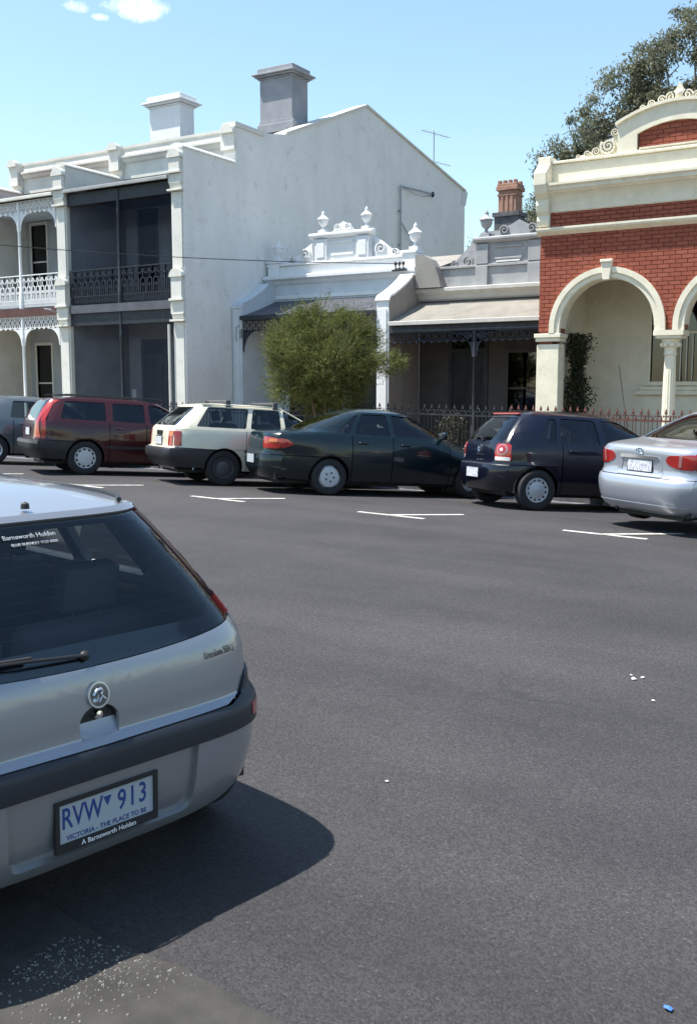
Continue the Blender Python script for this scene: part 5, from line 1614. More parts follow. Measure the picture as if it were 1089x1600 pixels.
# ================================================================== generic full car
def full_car(name, label, paint, c, S, at):
    """S: dictionary of measurements and options; at = (px, py, heading)"""
    root = thing(name, label, 'car', group=None if S.get('by_rear') else 'cars angle-parked along the far kerb')
    belt, zr, sill = S['belt'], c.zr, S['sill']
    zb = S['bumper_top']; L = c.L
    ra, fa, R, ar, cz = S['rear_axle'], S['front_axle'], S['tyre'], S['arch'], S['tyre']
    lower = S.get('lower_mat', paint); bmat = S.get('bumper_mat', paint)
    def lip(x, z):       # slight swelling round the wheel arches
        k = 0
        for a in (ra, fa):
            d = math.hypot(x - a, z - cz); k = max(k, math.exp(-((d - ar - .03) / .05) ** 2))
        return .010 * k
    c.bumps = [lip]
    D = S['doors']       # x positions of shut lines, rear to front
    gap = .006
    z0 = S['z_low']
    for sg in (-1, 1):
        body = rcurve(c, z0, belt, 16) + [(x, belt) for x in np.linspace(c.corner_r(belt), c.corner_f(belt), 12)[1:-1]] + fcurve(c, z0, belt, 16)[::-1]
        body += [(fa + ar + .02, z0)] + arch(fa, ar, sill, cz) + [(fa - ar, sill), (ra + ar, sill)] + arch(ra, ar, sill, cz) + [(ra - ar - .02, z0)]
        xs = [-1] + D + [L + 1]
        names = S['panel_names']
        for i, nm in enumerate(names):
            pl = [((xs[i] + gap, 0), (-1, 0)), ((xs[i + 1] - gap, 0), (1, 0))]
            kw = dict(sign=sg, planes=pl, du=.12, dz=.06)
            if nm == 'rear_quarter':
                c.part(nm, paint, root, [('side', body, dict(kw, planes=pl + [((0, zb + gap), (0, -1))]))])
                c.part('bumper_end', bmat, root, [('side', body, dict(kw, planes=[((ra - .02, 0), (1, 0)), ((0, zb - gap), (0, 1))], off=.006)), ])
                # strip of quarter ahead of the wheel, below bumper level
                c.part('rocker', lower, root, [('side', body, dict(kw, planes=[((ra, 0), (-1, 0)), ((xs[i + 1] - gap, 0), (1, 0)), ((0, zb), (0, 1))]))])
            else:
                c.part(nm, paint, root, [('side', body, kw)])
        # greenhouse: frame with window openings, panes behind it
        wins = S['windows']
        frame = rcurve(c, belt, zr, 14) + fcurve(c, belt, zr, 14)[::-1]
        holes = [round_poly(w, .035, 2) for w in wins]
        c.part('window_frame', S.get('frame_mat', paint), root, [('side', frame, dict(sign=sg, holes=holes, du=.2, dz=.1, flange=.03))])
        for w in wins:
            cx_ = sum(p[0] for p in w) / len(w); cz_ = sum(p[1] for p in w) / len(w)
            big = [(cx_ + (p[0] - cx_) * 1.03, cz_ + (p[1] - cz_) * 1.05) for p in w]
            c.part('side_window', S.get('glass', 'car_glass'), root, [('side', big, dict(sign=sg, off=-.012, flange=0, du=.15, dz=.1))])
        for x, z in S.get('handles', []): handle_part(root, c, x, z, S.get('handle_mat', 'trim_black'), sg)
        if 'strip' in S:
            za, zc, smat = S['strip']
            for xa, xb in S['strip_x']:
                c.part('rub_strip', smat, root, [('side', [(xa, za), (xb, za), (xb, zc), (xa, zc)], dict(sign=sg, off=.014, flange=.016, du=.12, dz=.1))])
        mx = S['mirror']; mirror_part(root, mx[0], sg * c.yside(mx[0], belt), mx[1], S.get('mirror_mat', paint), sg)
    # rear
    g0, g1 = S['rear_glass']
    zcuts = S.get('zcuts', [])
    kw = dict(du=.08, dz=.04, zcuts=zcuts)
    if not S.get('custom_rear'): c.part('tailgate', paint, root, [('rear', band(c, zb + gap, belt, 16, 1, .002), kw)])
    k = .95
    ow = round_poly([(-c.yc(g0) * k, g0), (c.yc(g0) * k, g0), (c.yc(g1) * k, g1), (-c.yc(g1) * k, g1)], .06, 3)
    if not S.get('custom_rear'): c.part('rear_window_frame', S.get('rear_frame_mat', paint), root, [('rear', band(c, belt, zr, 14), dict(kw, holes=[ow], flange=.02))])
    if not S.get('custom_rear'): c.part('rear_window', S.get('rear_glass_mat', 'car_glass_dark'), root, [('rear', [(y * 1.02, g0 + (z - g0) * 1.04 - .01) for y, z in ow], dict(kw, off=-.008, flange=0))])
    if not S.get('custom_rear'): c.part('rear_bumper', bmat, root, [('rear', band(c, z0, zb - gap, 12), dict(kw, off=.006))])
    # front
    kf = dict(du=.12, dz=.05, zcuts=zcuts)
    f0, f1 = S['windscreen']; fb = S['front_split']
    c.part('front_bumper', bmat, root, [('front', band(c, z0, fb - gap, 8), kf)])
    c.part('bonnet', paint, root, [('front', band(c, fb, f0, 16), kf)])
    ow = round_poly([(-c.yc(f0 + .02) * .95, f0 + .02), (c.yc(f0 + .02) * .95, f0 + .02), (c.yc(f1) * .95, f1), (-c.yc(f1) * .95, f1)], .06, 3)
    c.part('windscreen_frame', paint, root, [('front', band(c, f0, zr, 14), dict(kf, holes=[ow], flange=.02))])
    c.part('windscreen', 'car_glass', root, [('front', [(y * 1.02, z) for y, z in ow], dict(kf, off=-.008, flange=0))])
    for sg in (-1, 1):
        ya, yb = sorted((sg * c.yc(fb + .1) * .55, sg * c.yc(fb + .1) * .98))
        c.part('headlight', 'lamp_clear', root, [('front', round_poly([(ya, fb + .01), (yb, fb + .01), (yb, fb + .13), (ya, fb + .12)], .03, 2), dict(kf, off=.006))])
    c.roof(paint, root)
    wheels(root, S['rim'], R, S.get('tyre_w', .185), ra, fa, S['track'])
    cabin(root, c, belt, .1, S['cowl'], sill, S['seats'])
    b = MB(); b.box(.3, L - .3, -.5, .5, sill - .06, sill - .005)
    b.tube([(.12, .38, sill + .02), (.6, .38, sill)], .025, 8); b.build('underbody', 'rubber', root, local=True)
    for x in (ra, fa):       # wheel housings
        for sg in (-1, 1):
            b = MB()
            a, d = sorted((sg * .5, sg * (c.w(.6) - .06)))
            pts = arch(x, ar + .015, sill, cz, 10)
            for p, q in zip(pts, pts[1:]): b.add([(p[0], a, p[1]), (q[0], a, q[1]), (q[0], d, q[1]), (p[0], d, p[1])], [(0, 1, 2, 3)])
            b.build('wheel_housing', 'rubber', root, local=True)
    if S.get('by_rear'): place_car(root, at[0], at[1], at[2], 0, 0)
    else: place_car(root, at[0], at[1], at[2], ra, -S['track'] / 2 - S.get('tyre_w', .185) * .4, S.get('scale', 1.0))
    return root
def std_seats(fx, rx, z=.50):
    return [(fx, -.36, z, .48, .60, True), (fx, .36, z, .48, .60, True), (rx, -.34, z + .02, .55, .56, True), (rx, .34, z + .02, .55, .56, True)]
def rear_lamp(c, root, mat, yzs, off=.005, name='tail_light', both=True, r=.03):
    for sg in ((-1, 1) if both else (-1,)):
        poly = [(sg * y, z) for y, z in yzs]
        if sg < 0: poly = poly[::-1]
        c.part(name, mat, root, [('rear', round_poly(poly, r, 3), dict(off=off, du=.05, dz=.04, flange=off + .006))])
def side_lamp(c, root, mat, xzs, off=.005, name='tail_light_side', r=.03):
    for sg in (-1, 1):
        c.part(name, mat, root, [('side', round_poly(xzs, r, 3), dict(sign=sg, off=off, du=.05, dz=.04, flange=off + .006))])

# ------------------------------------------------------------------ navy hatchback
c = Car(3.90,
    xr=[(.2, .13), (.3, .05), (.42, .01), (.52, 0), (.60, .01), (.635, .035), (.66, .075), (.8, .085), (.92, .11), (1.0, .15), (1.1, .215), (1.25, .345), (1.34, .44), (1.38, .50)],
    xf=[(.2, 3.82), (.35, 3.9), (.55, 3.88), (.68, 3.78), (.78, 3.55), (.86, 3.2), (.93, 2.95), (1.0, 2.82), (1.2, 2.45), (1.38, 2.05)],
    w=[(.2, .75), (.3, .79), (.5, .822), (.66, .825), (.85, .81), (.95, .785), (1.05, .745), (1.25, .65), (1.38, .565)],
    nr=[(.2, 5), (.6, 5.5), (.9, 6), (1.38, 5)], nf=[(.2, 4), (.7, 4), (1.0, 5), (1.38, 5)], zr=1.38, ztop=1.462, kc=[(.2, .86), (.65, .86), (1.0, .84), (1.38, .82)])
S = dict(belt=.95, sill=.24, z_low=.26, bumper_top=.64, rear_axle=.64, front_axle=3.10, tyre=.295, arch=.335, track=1.44, tyre_w=.185, rim='holes',
    doors=[1.02, 1.72, 2.72], panel_names=['rear_quarter', 'rear_door', 'front_door', 'front_wing'],
    windows=[[(.66, 1.0), (.92, .985), (.98, 1.33), (.84, 1.335)], [(1.0, .985), (1.66, .975), (1.62, 1.34), (1.05, 1.34)], [(1.78, .975), (2.62, .965), (2.14, 1.335), (1.72, 1.34)]],
    rear_glass=(.98, 1.33), windscreen=(.95, 1.34), front_split=.58, mirror=(2.55, .98), cowl=2.8, handles=[(1.2, .87), (1.92, .86)], handle_mat='paint_navy',
    seats=std_seats(1.95, 1.15), zcuts=[.655, .97, .99], scale=1.04)
car = full_car('hatchback_car', 'navy blue five-door hatchback parked between the dark green sedan and the silver sedan', 'paint_navy', c, S, (-5.27, 14.05, 50))
for sg in (-1, 1):       # round tail lamps in red housings
    yc_ = sg * .60
    rear = round_poly([(yc_ - .115, .69), (yc_ + .115, .69), (yc_ + .115, .94), (yc_ - .10, .94)], .05, 4)
    o = c.part('tail_light', 'lamp_red', car, [('rear', rear, dict(off=.006, du=.04, dz=.04))])
    circ = [(yc_ + .078 * math.cos(a), .855 + .082 * math.sin(a)) for a in np.linspace(0, 2 * math.pi, 20)[:-1]]
    c.part('lamp_ring', 'lamp_pink', o, [('rear', circ, dict(off=.010, du=.04, dz=.04))])
    circ = [(yc_ + .055 * math.cos(a), .855 + .058 * math.sin(a)) for a in np.linspace(0, 2 * math.pi, 20)[:-1]]
    c.part('lamp_centre', 'lamp_red', o, [('rear', circ, dict(off=.013, du=.04, dz=.04))])
    circ = [(yc_ + .022 * math.cos(a), .855 + .024 * math.sin(a)) for a in np.linspace(0, 2 * math.pi, 14)[:-1]]
    c.part('lamp_bulb', 'lamp_clear', o, [('rear', circ, dict(off=.016, du=.04, dz=.04))])
    c.part('reversing_light', 'lamp_clear', o, [('rear', round_poly([(yc_ - .10, .70), (yc_ + .10, .70), (yc_ + .10, .75), (yc_ - .10, .75)], .01, 2), dict(off=.009, du=.04, dz=.04))])
circ = [(.068 * math.cos(a), .845 + .068 * math.sin(a)) for a in np.linspace(0, 2 * math.pi, 24)[:-1]]
bd = c.part('round_badge', 'chrome', car, [('rear', circ, dict(off=.008, du=.03, dz=.03))])
circ = [(.055 * math.cos(a), .845 + .055 * math.sin(a)) for a in np.linspace(0, 2 * math.pi, 24)[:-1]]
c.part('badge_field', 'trim_blue_black', bd, [('rear', circ, dict(off=.010, du=.03, dz=.03))])
b = MB(); xb_ = c.xrear(0, .845) - .013
for ya, za, yb, zb_ in ((-.036, .885, -.014, .852), (-.014, .852, 0, .873), (0, .873, .014, .852), (.014, .852, .036, .885), (-.044, .862, -.018, .803), (-.018, .803, 0, .838), (0, .838, .018, .803), (.018, .803, .044, .862)):
    b.tube([(xb_, ya, za), (xb_, yb, zb_)], .004, 4)
b.build('badge_letters', 'chrome', bd, local=True)
plate_part(car, c, 0, .50, .372, .134, 'plate_far', .014)
b = MB(); b.box(.475, .53, -.40, .40, 1.372, 1.40); b.build('brake_light', 'lamp_red', car, local=True, bevel=.008)
b = MB(); b.tube([(c.xrear(0, 1.0) - .015, -.02, 1.0), (c.xrear(.28, 1.04) - .02, .3, 1.04)], .012, 5); b.obox((c.xrear(0, 1.0) - .01, -.01, .995), (.05, .08, .05), Matrix.Identity(3)); b.build('rear_wiper', 'rubber', car, local=True)
b = MB(); b.tube([(.75, -.10, 1.45), (.58, -.10, 1.60)], .005, 5); b.lathe([(.02, 0), (.01, .03)], (.75, -.1, 1.435), seg=8); b.build('antenna', 'rubber', car, local=True)
c.part('bumper_seam', 'trim_black', car, [('rear', band(c, .625, .637, 2), dict(off=.009, du=.08, dz=.05))])
b = MB(); b.obox((.95, -.40, 1.17), (.02, .22, .26), Matrix.Rotation(.1, 3, 'Y')); b.build('bright_view_panel', 'blind_white', car, local=True)  # added white panel stands in for the sunlit footpath seen through the window

# ------------------------------------------------------------------ dark green sedan
c = Car(4.42,
    xr=[(.2, .16), (.3, .06), (.42, .005), (.52, 0), (.60, .02), (.66, .05), (.8, .055), (.9, .075), (.95, .11), (.975, .2), (.995, .42), (1.01, .58), (1.08, .78), (1.2, 1.08), (1.30, 1.36), (1.33, 1.47)],
    xf=[(.2, 4.3), (.38, 4.42), (.52, 4.40), (.62, 4.26), (.70, 3.95), (.78, 3.68), (.86, 3.45), (.94, 3.27), (1.0, 3.16), (1.2, 2.76), (1.33, 2.46)],
    w=[(.2, .76), (.3, .80), (.5, .845), (.68, .85), (.85, .83), (.95, .79), (1.02, .745), (1.2, .65), (1.33, .56)],
    nr=[(.2, 4.5), (.6, 4.5), (.9, 5), (.99, 4.5), (1.33, 5)], nf=[(.2, 4), (.7, 4), (1.0, 5), (1.33, 5)], zr=1.33, ztop=1.402, kc=[(.2, .84), (.65, .84), (.95, .84), (1.33, .82)])
S = dict(belt=.94, sill=.22, z_low=.24, bumper_top=.60, scale=1.03, rear_axle=1.04, front_axle=3.56, tyre=.29, arch=.33, track=1.45, tyre_w=.185, rim='swirl',
    doors=[1.40, 2.10, 3.14], panel_names=['rear_quarter', 'rear_door', 'front_door', 'front_wing'],
    windows=[[(1.16, .985), (1.36, .978), (1.56, 1.285), (1.48, 1.26)], [(1.42, .975), (2.06, .962), (2.04, 1.302), (1.62, 1.298)], [(2.14, .962), (3.08, .955), (2.62, 1.285), (2.12, 1.302)]],
    rear_glass=(1.025, 1.29), windscreen=(.93, 1.29), front_split=.50, mirror=(3.0, .97), cowl=3.15, handles=[(1.58, .84), (2.32, .83)], handle_mat='paint_green',
    seats=std_seats(2.5, 1.8), zcuts=[.955, .965, .975, .985, .99, 1.0, 1.005, 1.01, 1.02])
car = full_car('sedan_car', 'dark green four-door sedan parked between the cream wagon and the navy hatchback', 'paint_green', c, S, (-8.563, 13.457, 53))
rear_lamp(c, car, 'lamp_red', [(.40, .70), (.705, .70), (.70, .86), (.42, .88)], r=.05)
side_lamp(c, car, 'lamp_red', [(c.corner_r(.7) - .02, .70), (c.corner_r(.78) + .20, .77), (c.corner_r(.85) + .12, .85), (c.corner_r(.86) - .02, .86)], r=.03)
rear_lamp(c, car, 'lamp_amber', [(.56, .80), (.68, .80), (.68, .845), (.58, .85)], off=.009, name='indicator', r=.015)
plate_part(car, c, 0, .52, .372, .134, 'plate_white', .016)
circ = [(.04 * math.cos(a), .87 + .03 * math.sin(a)) for a in np.linspace(0, 2 * math.pi, 16)[:-1]]
c.part('boot_badge', 'chrome', car, [('rear', circ, dict(off=.006, du=.03, dz=.03))])
c.part('boot_seam', 'trim_black', car, [('rear', [(-.60, .60), (.60, .60), (.60, .608), (-.60, .608)], dict(off=.007, du=.1, dz=.05))])

# ------------------------------------------------------------------ cream wagon
c = Car(4.37,
    xr=[(.2, .2), (.34, .10), (.44, .02), (.50, .0), (.58, .0), (.62, .03), (.64, .09), (.8, .10), (.95, .125), (1.0, .17), (1.1, .27), (1.25, .43), (1.35, .55), (1.38, .60)],
    xf=[(.2, 4.3), (.4, 4.37), (.6, 4.33), (.70, 4.2), (.80, 3.7), (.88, 3.3), (.96, 3.0), (1.2, 2.58), (1.38, 2.2)],
    w=[(.2, .74), (.3, .78), (.5, .815), (.7, .82), (.85, .805), (.95, .785), (1.1, .725), (1.25, .66), (1.38, .60)],
    nr=[(.2, 9), (.6, 11), (1.0, 11), (1.38, 8)], nf=[(.2, 6), (.7, 6), (1.0, 7), (1.38, 7)], zr=1.38, ztop=1.425, kc=[(.2, .90), (.95, .90), (1.38, .90)], roof_pow=3.5)
S = dict(belt=.95, sill=.26, z_low=.30, bumper_top=.62, rear_axle=1.02, front_axle=3.48, tyre=.305, arch=.345, track=1.42, tyre_w=.18, rim='steel', bumper_mat='trim_black',
    doors=[1.42, 2.12, 3.1], panel_names=['rear_quarter', 'rear_door', 'front_door', 'front_wing'],
    windows=[[(.52, 1.0), (1.42, .995), (1.50, 1.345), (.76, 1.345)], [(1.50, .995), (2.08, .99), (2.08, 1.345), (1.58, 1.345)], [(2.16, .99), (2.92, .985), (2.36, 1.34), (2.14, 1.345)]],
    rear_glass=(1.0, 1.34), rear_glass_mat='car_glass', windscreen=(.95, 1.34), front_split=.56, mirror=(2.8, .98), cowl=2.95, handles=[(1.56, .86), (2.26, .86)], handle_mat='chrome',
    seats=std_seats(2.3, 1.6), zcuts=[.63, .65], strip=(.585, .63, 'trim_black'), strip_x=[(.16, .66), (1.38, 3.12)])
car = full_car('wagon_car', 'cream station wagon with roof bars parked between the red wagon and the dark green sedan', 'paint_cream_car', c, S, (-10.75, 13.488, 57))
rear_lamp(c, car, 'lamp_red', [(.56, .66), (.70, .66), (.70, .91), (.56, .91)], r=.015)
rear_lamp(c, car, 'lamp_amber', [(.58, .82), (.70, .82), (.70, .90), (.58, .90)], off=.009, name='indicator', r=.01)
side_lamp(c, car, 'lamp_red', [(c.corner_r(.66) - .01, .66), (c.corner_r(.66) + .10, .66), (c.corner_r(.9) + .10, .91), (c.corner_r(.9) - .01, .91)], r=.012)
plate_part(car, c, 0, .735, .372, .134, 'plate_far', .016)
b = MB(); b.obox((c.xrear(0, .87) - .008, 0, .87), (.02, .34, .08), Matrix.Identity(3)); b.build('tailgate_handle', 'trim_black', car, local=True, bevel=.006)
for x in (1.12, 2.0):
    b = MB(); zt = 1.47
    b.tube([(x, -.62, zt), (x, .62, zt)], .016, 8); rb = b.build('roof_bar', 'rack_grey', car, local=True)
    for sg in (-1, 1):
        q = MB(); q.obox((x, sg * .60, 1.425), (.09, .05, .12), Matrix.Identity(3)); q.build('bar_foot', 'rack_grey', rb, local=True, bevel=.008)
for sg in (-1, 1):       # drip rails catching the light
    b = MB(); b.tube([(x, sg * (c.yside(x, 1.37) + .012), 1.385 + .012 * math.sin((x - .6) * 1.9)) for x in np.linspace(.66, 2.15, 9)], .013, 6); b.build('drip_rail', 'paint_cream_car', car, local=True, smooth=60)
b = MB(); b.obox((1.6, -c.yside(1.6, .90) - .002, .905), (.10, .006, .02), Matrix.Identity(3)); b.build('door_badge', 'plate_ink', car, local=True)
b = MB(); b.tube([(.5, -.76, .32), (.48, -.77, .26)], .012, 5); b.build('mud_flap_stay', 'plate_white', car, local=True)

# ------------------------------------------------------------------ dark red wagon
c = Car(4.72,
    xr=[(.2, .22), (.34, .10), (.44, .02), (.52, .0), (.58, .0), (.62, .03), (.64, .09), (.8, .105), (.95, .12), (1.1, .18), (1.25, .26), (1.36, .34), (1.39, .38)],
    xf=[(.2, 4.6), (.4, 4.72), (.6, 4.68), (.72, 4.5), (.80, 4.1), (.88, 3.6), (.96, 3.3), (1.2, 2.85), (1.39, 2.45)],
    w=[(.2, .78), (.3, .83), (.5, .87), (.7, .88), (.85, .87), (.95, .845), (1.1, .78), (1.25, .71), (1.39, .64)],
    nr=[(.2, 8), (.6, 9), (1.0, 10), (1.39, 8)], nf=[(.2, 5), (.7, 5), (1.0, 6), (1.39, 6)], zr=1.39, ztop=1.445, kc=[(.2, .90), (.95, .90), (1.39, .90)], roof_pow=3.5)
S = dict(belt=.97, sill=.24, z_low=.28, bumper_top=.62, rear_axle=.98, front_axle=3.64, tyre=.315, arch=.355, track=1.52, tyre_w=.195, rim='flower', bumper_mat='trim_black',
    doors=[1.42, 2.12, 3.2], panel_names=['rear_quarter', 'rear_door', 'front_door', 'front_wing'],
    windows=[[(.52, 1.02), (1.36, 1.01), (1.36, 1.35), (.62, 1.35)], [(1.48, 1.01), (2.10, 1.0), (2.10, 1.35), (1.50, 1.35)], [(2.2, 1.0), (3.02, .99), (2.58, 1.34), (2.18, 1.35)]],
    rear_glass=(1.0, 1.35), windscreen=(.96, 1.35), front_split=.56, mirror=(2.95, 1.0), cowl=3.25, handles=[(1.6, .88), (2.34, .88)], handle_mat='paint_red',
    glass='car_glass_dark', seats=std_seats(2.4, 1.7), zcuts=[.63, .65], strip=(.50, .555, 'trim_black'), strip_x=[(1.36, 3.2)])
car = full_car('wagon_car', 'dark red station wagon with tall tail lights parked left of the cream wagon', 'paint_red', c, S, (-13.719, 13.151, 59))
rear_lamp(c, car, 'lamp_red', [(.58, .66), (.775, .66), (.70, 1.10), (.64, 1.36), (.56, 1.36), (.62, 1.05), (.60, .95)], r=.02)
side_lamp(c, car, 'lamp_red', [(c.corner_r(.66) - .01, .66), (c.corner_r(.66) + .06, .66), (c.corner_r(1.0) + .06, 1.0), (c.corner_r(1.34) + .05, 1.34), (c.corner_r(1.34) - .01, 1.35), (c.corner_r(1.0) - .01, 1.0)], r=.012)
plate_part(car, c, 0, .76, .372, .134, 'plate_far', .016)
c.part('bumper_strip', 'rack_grey', car, [('rear', band(c, .55, .60, 2), dict(off=.016, du=.1, dz=.1))])
for sg in (-1, 1):
    b = MB(); b.tube([(x, sg * .60, 1.455 + .02 * min(1, 6 * (x - .5), 6 * (2.5 - x))) for x in np.linspace(.5, 2.5, 11)], .013, 6); b.build('roof_rail', 'trim_black', car, local=True)

# ------------------------------------------------------------------ grey hatchback at the far left
c = Car(4.1,
    xr=[(.2, .13), (.3, .05), (.42, .01), (.52, 0), (.62, .02), (.66, .06), (.8, .08), (.95, .12), (1.02, .17), (1.2, .36), (1.34, .55), (1.38, .62)],
    xf=[(.2, 4.0), (.35, 4.1), (.55, 4.08), (.68, 3.98), (.78, 3.7), (.86, 3.35), (.93, 3.1), (1.0, 2.95), (1.2, 2.55), (1.38, 2.15)],
    w=[(.2, .77), (.3, .81), (.5, .85), (.66, .855), (.85, .84), (.95, .81), (1.05, .765), (1.25, .67), (1.38, .58)],
    nr=[(.2, 5), (.6, 5.5), (.9, 6), (1.38, 5)], nf=[(.2, 4), (.7, 4), (1.0, 5), (1.38, 5)], zr=1.38, ztop=1.455, kc=[(.2, .86), (1.0, .84), (1.38, .82)])
S = dict(belt=.95, sill=.24, z_low=.26, bumper_top=.63, rear_axle=.72, front_axle=3.28, tyre=.305, arch=.345, track=1.48, tyre_w=.195, rim='alloy',
    doors=[1.12, 1.85, 2.85], panel_names=['rear_quarter', 'rear_door', 'front_door', 'front_wing'],
    windows=[[(1.05, .985), (1.78, .975), (1.74, 1.34), (1.12, 1.34)], [(1.90, .975), (2.72, .965), (2.24, 1.335), (1.84, 1.34)]],
    rear_glass=(1.0, 1.33), windscreen=(.95, 1.34), front_split=.58, mirror=(2.65, .98), cowl=2.9, handles=[(1.32, .87), (2.05, .86)], handle_mat='paint_grey_car',
    seats=std_seats(2.05, 1.25), zcuts=[.655, .97, .99])
car = full_car('hatchback_car', 'grey hatchback cut off by the left edge, behind the dark red wagon', 'paint_grey_car', c, S, (-17.0, 13.75, 58))
rear_lamp(c, car, 'lamp_red', [(.52, .70), (.72, .70), (.69, .95), (.56, .95)], r=.03)
plate_part(car, c, 0, .50, .372, .134, 'plate_far', .014)

# ------------------------------------------------------------------ silver sedan at the right
c = Car(4.50,
    xr=[(.2, .20), (.28, .09), (.33, .05), (.42, .02), (.55, .0), (.63, .015), (.66, .05), (.72, .085), (.85, .075), (.96, .06), (1.0, .085), (1.02, .16), (1.045, .42), (1.06, .58), (1.14, .82), (1.3, 1.25), (1.38, 1.52), (1.40, 1.62)],
    xf=[(.2, 4.4), (.38, 4.5), (.55, 4.48), (.66, 4.35), (.75, 4.05), (.84, 3.6), (.92, 3.3), (1.0, 3.08), (1.2, 2.7), (1.40, 2.25)],
    w=[(.2, .79), (.3, .84), (.45, .875), (.62, .888), (.8, .885), (.92, .86), (1.0, .82), (1.08, .775), (1.25, .69), (1.40, .58)],
    nr=[(.2, 5.6), (.6, 5.6), (.9, 5.4), (1.05, 4.5), (1.40, 5)], nf=[(.2, 4), (.7, 4), (1.0, 5), (1.40, 5)], zr=1.40, ztop=1.485, kc=[(.2, .82), (.65, .82), (1.0, .84), (1.40, .82)])
S = dict(belt=.975, sill=.22, z_low=.235, bumper_top=.655, rear_axle=.98, front_axle=3.63, tyre=.315, arch=.35, track=1.53, tyre_w=.195, rim='alloy',
    doors=[1.45, 2.1, 3.15], panel_names=['rear_quarter', 'rear_door', 'front_door', 'front_wing'],
    windows=[[(1.4, 1.02), (2.05, 1.0), (2.02, 1.355), (1.75, 1.35)], [(2.14, 1.0), (2.95, .99), (2.48, 1.34), (2.10, 1.355)]],
    rear_glass=(1.08, 1.37), windscreen=(.96, 1.36), front_split=.56, mirror=(2.95, 1.0), cowl=3.05, handles=[(1.62, .9), (2.32, .89)], handle_mat='paint_silver',
    seats=std_seats(2.5, 1.9), zcuts=[.985, 1.0, 1.01, 1.02, 1.03, 1.04, 1.05, 1.055, 1.06, 1.07], scale=1.065)
car = full_car('sedan_car', 'silver sedan with large red tail lights cut off by the right edge', 'paint_silver', c, S, (-2.12, 12.98, 62))
rear_lamp(c, car, 'lamp_red', [(.38, .86), (.44, .81), (.56, .775), (.72, .77), (.72, .95), (.42, .925)], r=.04)
side_lamp(c, car, 'lamp_red', [(c.corner_r(.77) - .02, .76), (c.corner_r(.8) + .12, .80), (c.corner_r(.9) + .26, .90), (c.corner_r(.95) + .10, .945), (c.corner_r(.955) - .02, .955)], r=.02)
rear_lamp(c, car, 'lamp_pink', [(.55, .80), (.585, .80), (.60, .94), (.565, .94)], off=.009, name='indicator', r=.012)
# plate recess: a raised surround with the plate inside
o = c.part('plate_surround', 'paint_silver', car, [('rear', round_poly([(-.36, .665), (.36, .665), (.31, .90), (-.31, .90)], .05, 3), dict(off=.006, du=.06, dz=.04, holes=[round_poly([(-.29, .70), (.29, .70), (.255, .865), (-.255, .865)], .03, 2)]))])
c.part('recess_panel', 'paint_silver', o, [('rear', [(-.29, .70), (.29, .70), (.255, .865), (-.255, .865)], dict(off=-.012, du=.06, dz=.04, flange=.01))])
c.part('plate_garnish', 'chrome', car, [('rear', round_poly([(-.30, .868), (.30, .868), (.29, .905), (-.29, .905)], .015, 2), dict(off=.016, du=.06, dz=.04))])
plate_part(car, c, 0, .785, .372, .134, 'plate_far', .010)
pts = [(.055 * math.cos(a), .955 + .03 * math.sin(a)) for a in np.linspace(0, 2 * math.pi, 22)]
b = MB(); b.tube([(c.xrear(y, z) - .008, y, z) for y, z in pts], .005, 5)
for (ya, za, yb, zb_) in ((-.025, .935, -.018, .975), (.018, .935, .025, .975), (-.022, .953, .022, .958)): b.tube([(c.xrear(ya, za) - .008, ya, za), (c.xrear(yb, zb_) - .008, yb, zb_)], .005, 5)
b.build('oval_badge', 'chrome', car, local=True)
c.part('bumper_crease', 'paint_silver', car, [('rear', band(c, .325, .345, 2, .97), dict(off=.012, du=.08, dz=.05))])
# ================================================================== near silver hatchback, seen from behind
c = Car(3.82,
    xr=[(.18, .15), (.22, .085), (.27, .045), (.34, .02), (.45, .003), (.55, 0), (.615, .006), (.635, .03), (.655, .056), (.72, .062), (.80, .072), (.86, .085), (.90, .105), (.95, .138), (1.05, .195), (1.15, .265), (1.25, .340), (1.32, .397), (1.36, .435)],
    xf=[(.2, 3.74), (.35, 3.82), (.55, 3.80), (.68, 3.68), (.78, 3.45), (.86, 3.15), (.93, 2.95), (1.0, 2.80), (1.2, 2.42), (1.36, 2.05)],
    w=[(.18, .74), (.25, .80), (.35, .84), (.5, .866), (.64, .87), (.78, .858), (.88, .83), (.94, .80), (1.05, .73), (1.2, .64), (1.36, .54)],
    nr=[(.2, 6.5), (.6, 6.8), (.9, 6.8), (1.1, 6.2), (1.36, 4.6)], nf=[(.2, 4), (.7, 4), (1.0, 5), (1.36, 5)], zr=1.36, ztop=1.435, kc=[(.18, .88), (.6, .89), (.95, .91), (1.1, .91), (1.36, .90)], roof_pow=2.4)
S = dict(belt=.95, sill=.22, z_low=.365, bumper_top=.54, glass='car_glass_hero', rear_axle=.58, front_axle=3.07, tyre=.288, arch=.325, track=1.52, tyre_w=.185, rim='swirl',
    doors=[1.30, 2.62], panel_names=['rear_quarter', 'front_door', 'front_wing'],
    windows=[[(.80, 1.0), (1.26, .99), (1.26, 1.315), (.93, 1.31)], [(1.36, .99), (2.52, .975), (2.06, 1.315), (1.34, 1.315)]],
    rear_glass=(.98, 1.32), windscreen=(.95, 1.32), front_split=.58, mirror=(2.45, .98), cowl=2.8, handles=[(1.5, .86)], handle_mat='paint_hero_silver',
    seats=[(1.75, -.35, .46, .50, .56, True), (1.75, .35, .46, .50, .56, True), (1.0, -.32, .44, .56, .46, True), (1.0, .32, .44, .56, .46, True)],
    custom_rear=True, by_rear=True, zcuts=[.635, .645, .655])
hero = full_car('hatchback_car', 'near silver hatchback seen from behind, cut off by the left edge', 'paint_hero_silver', c, S, (-2.334, 2.30, 169))
K = dict(du=.035, dz=.03, zcuts=[.615, .625, .635, .645, .655])
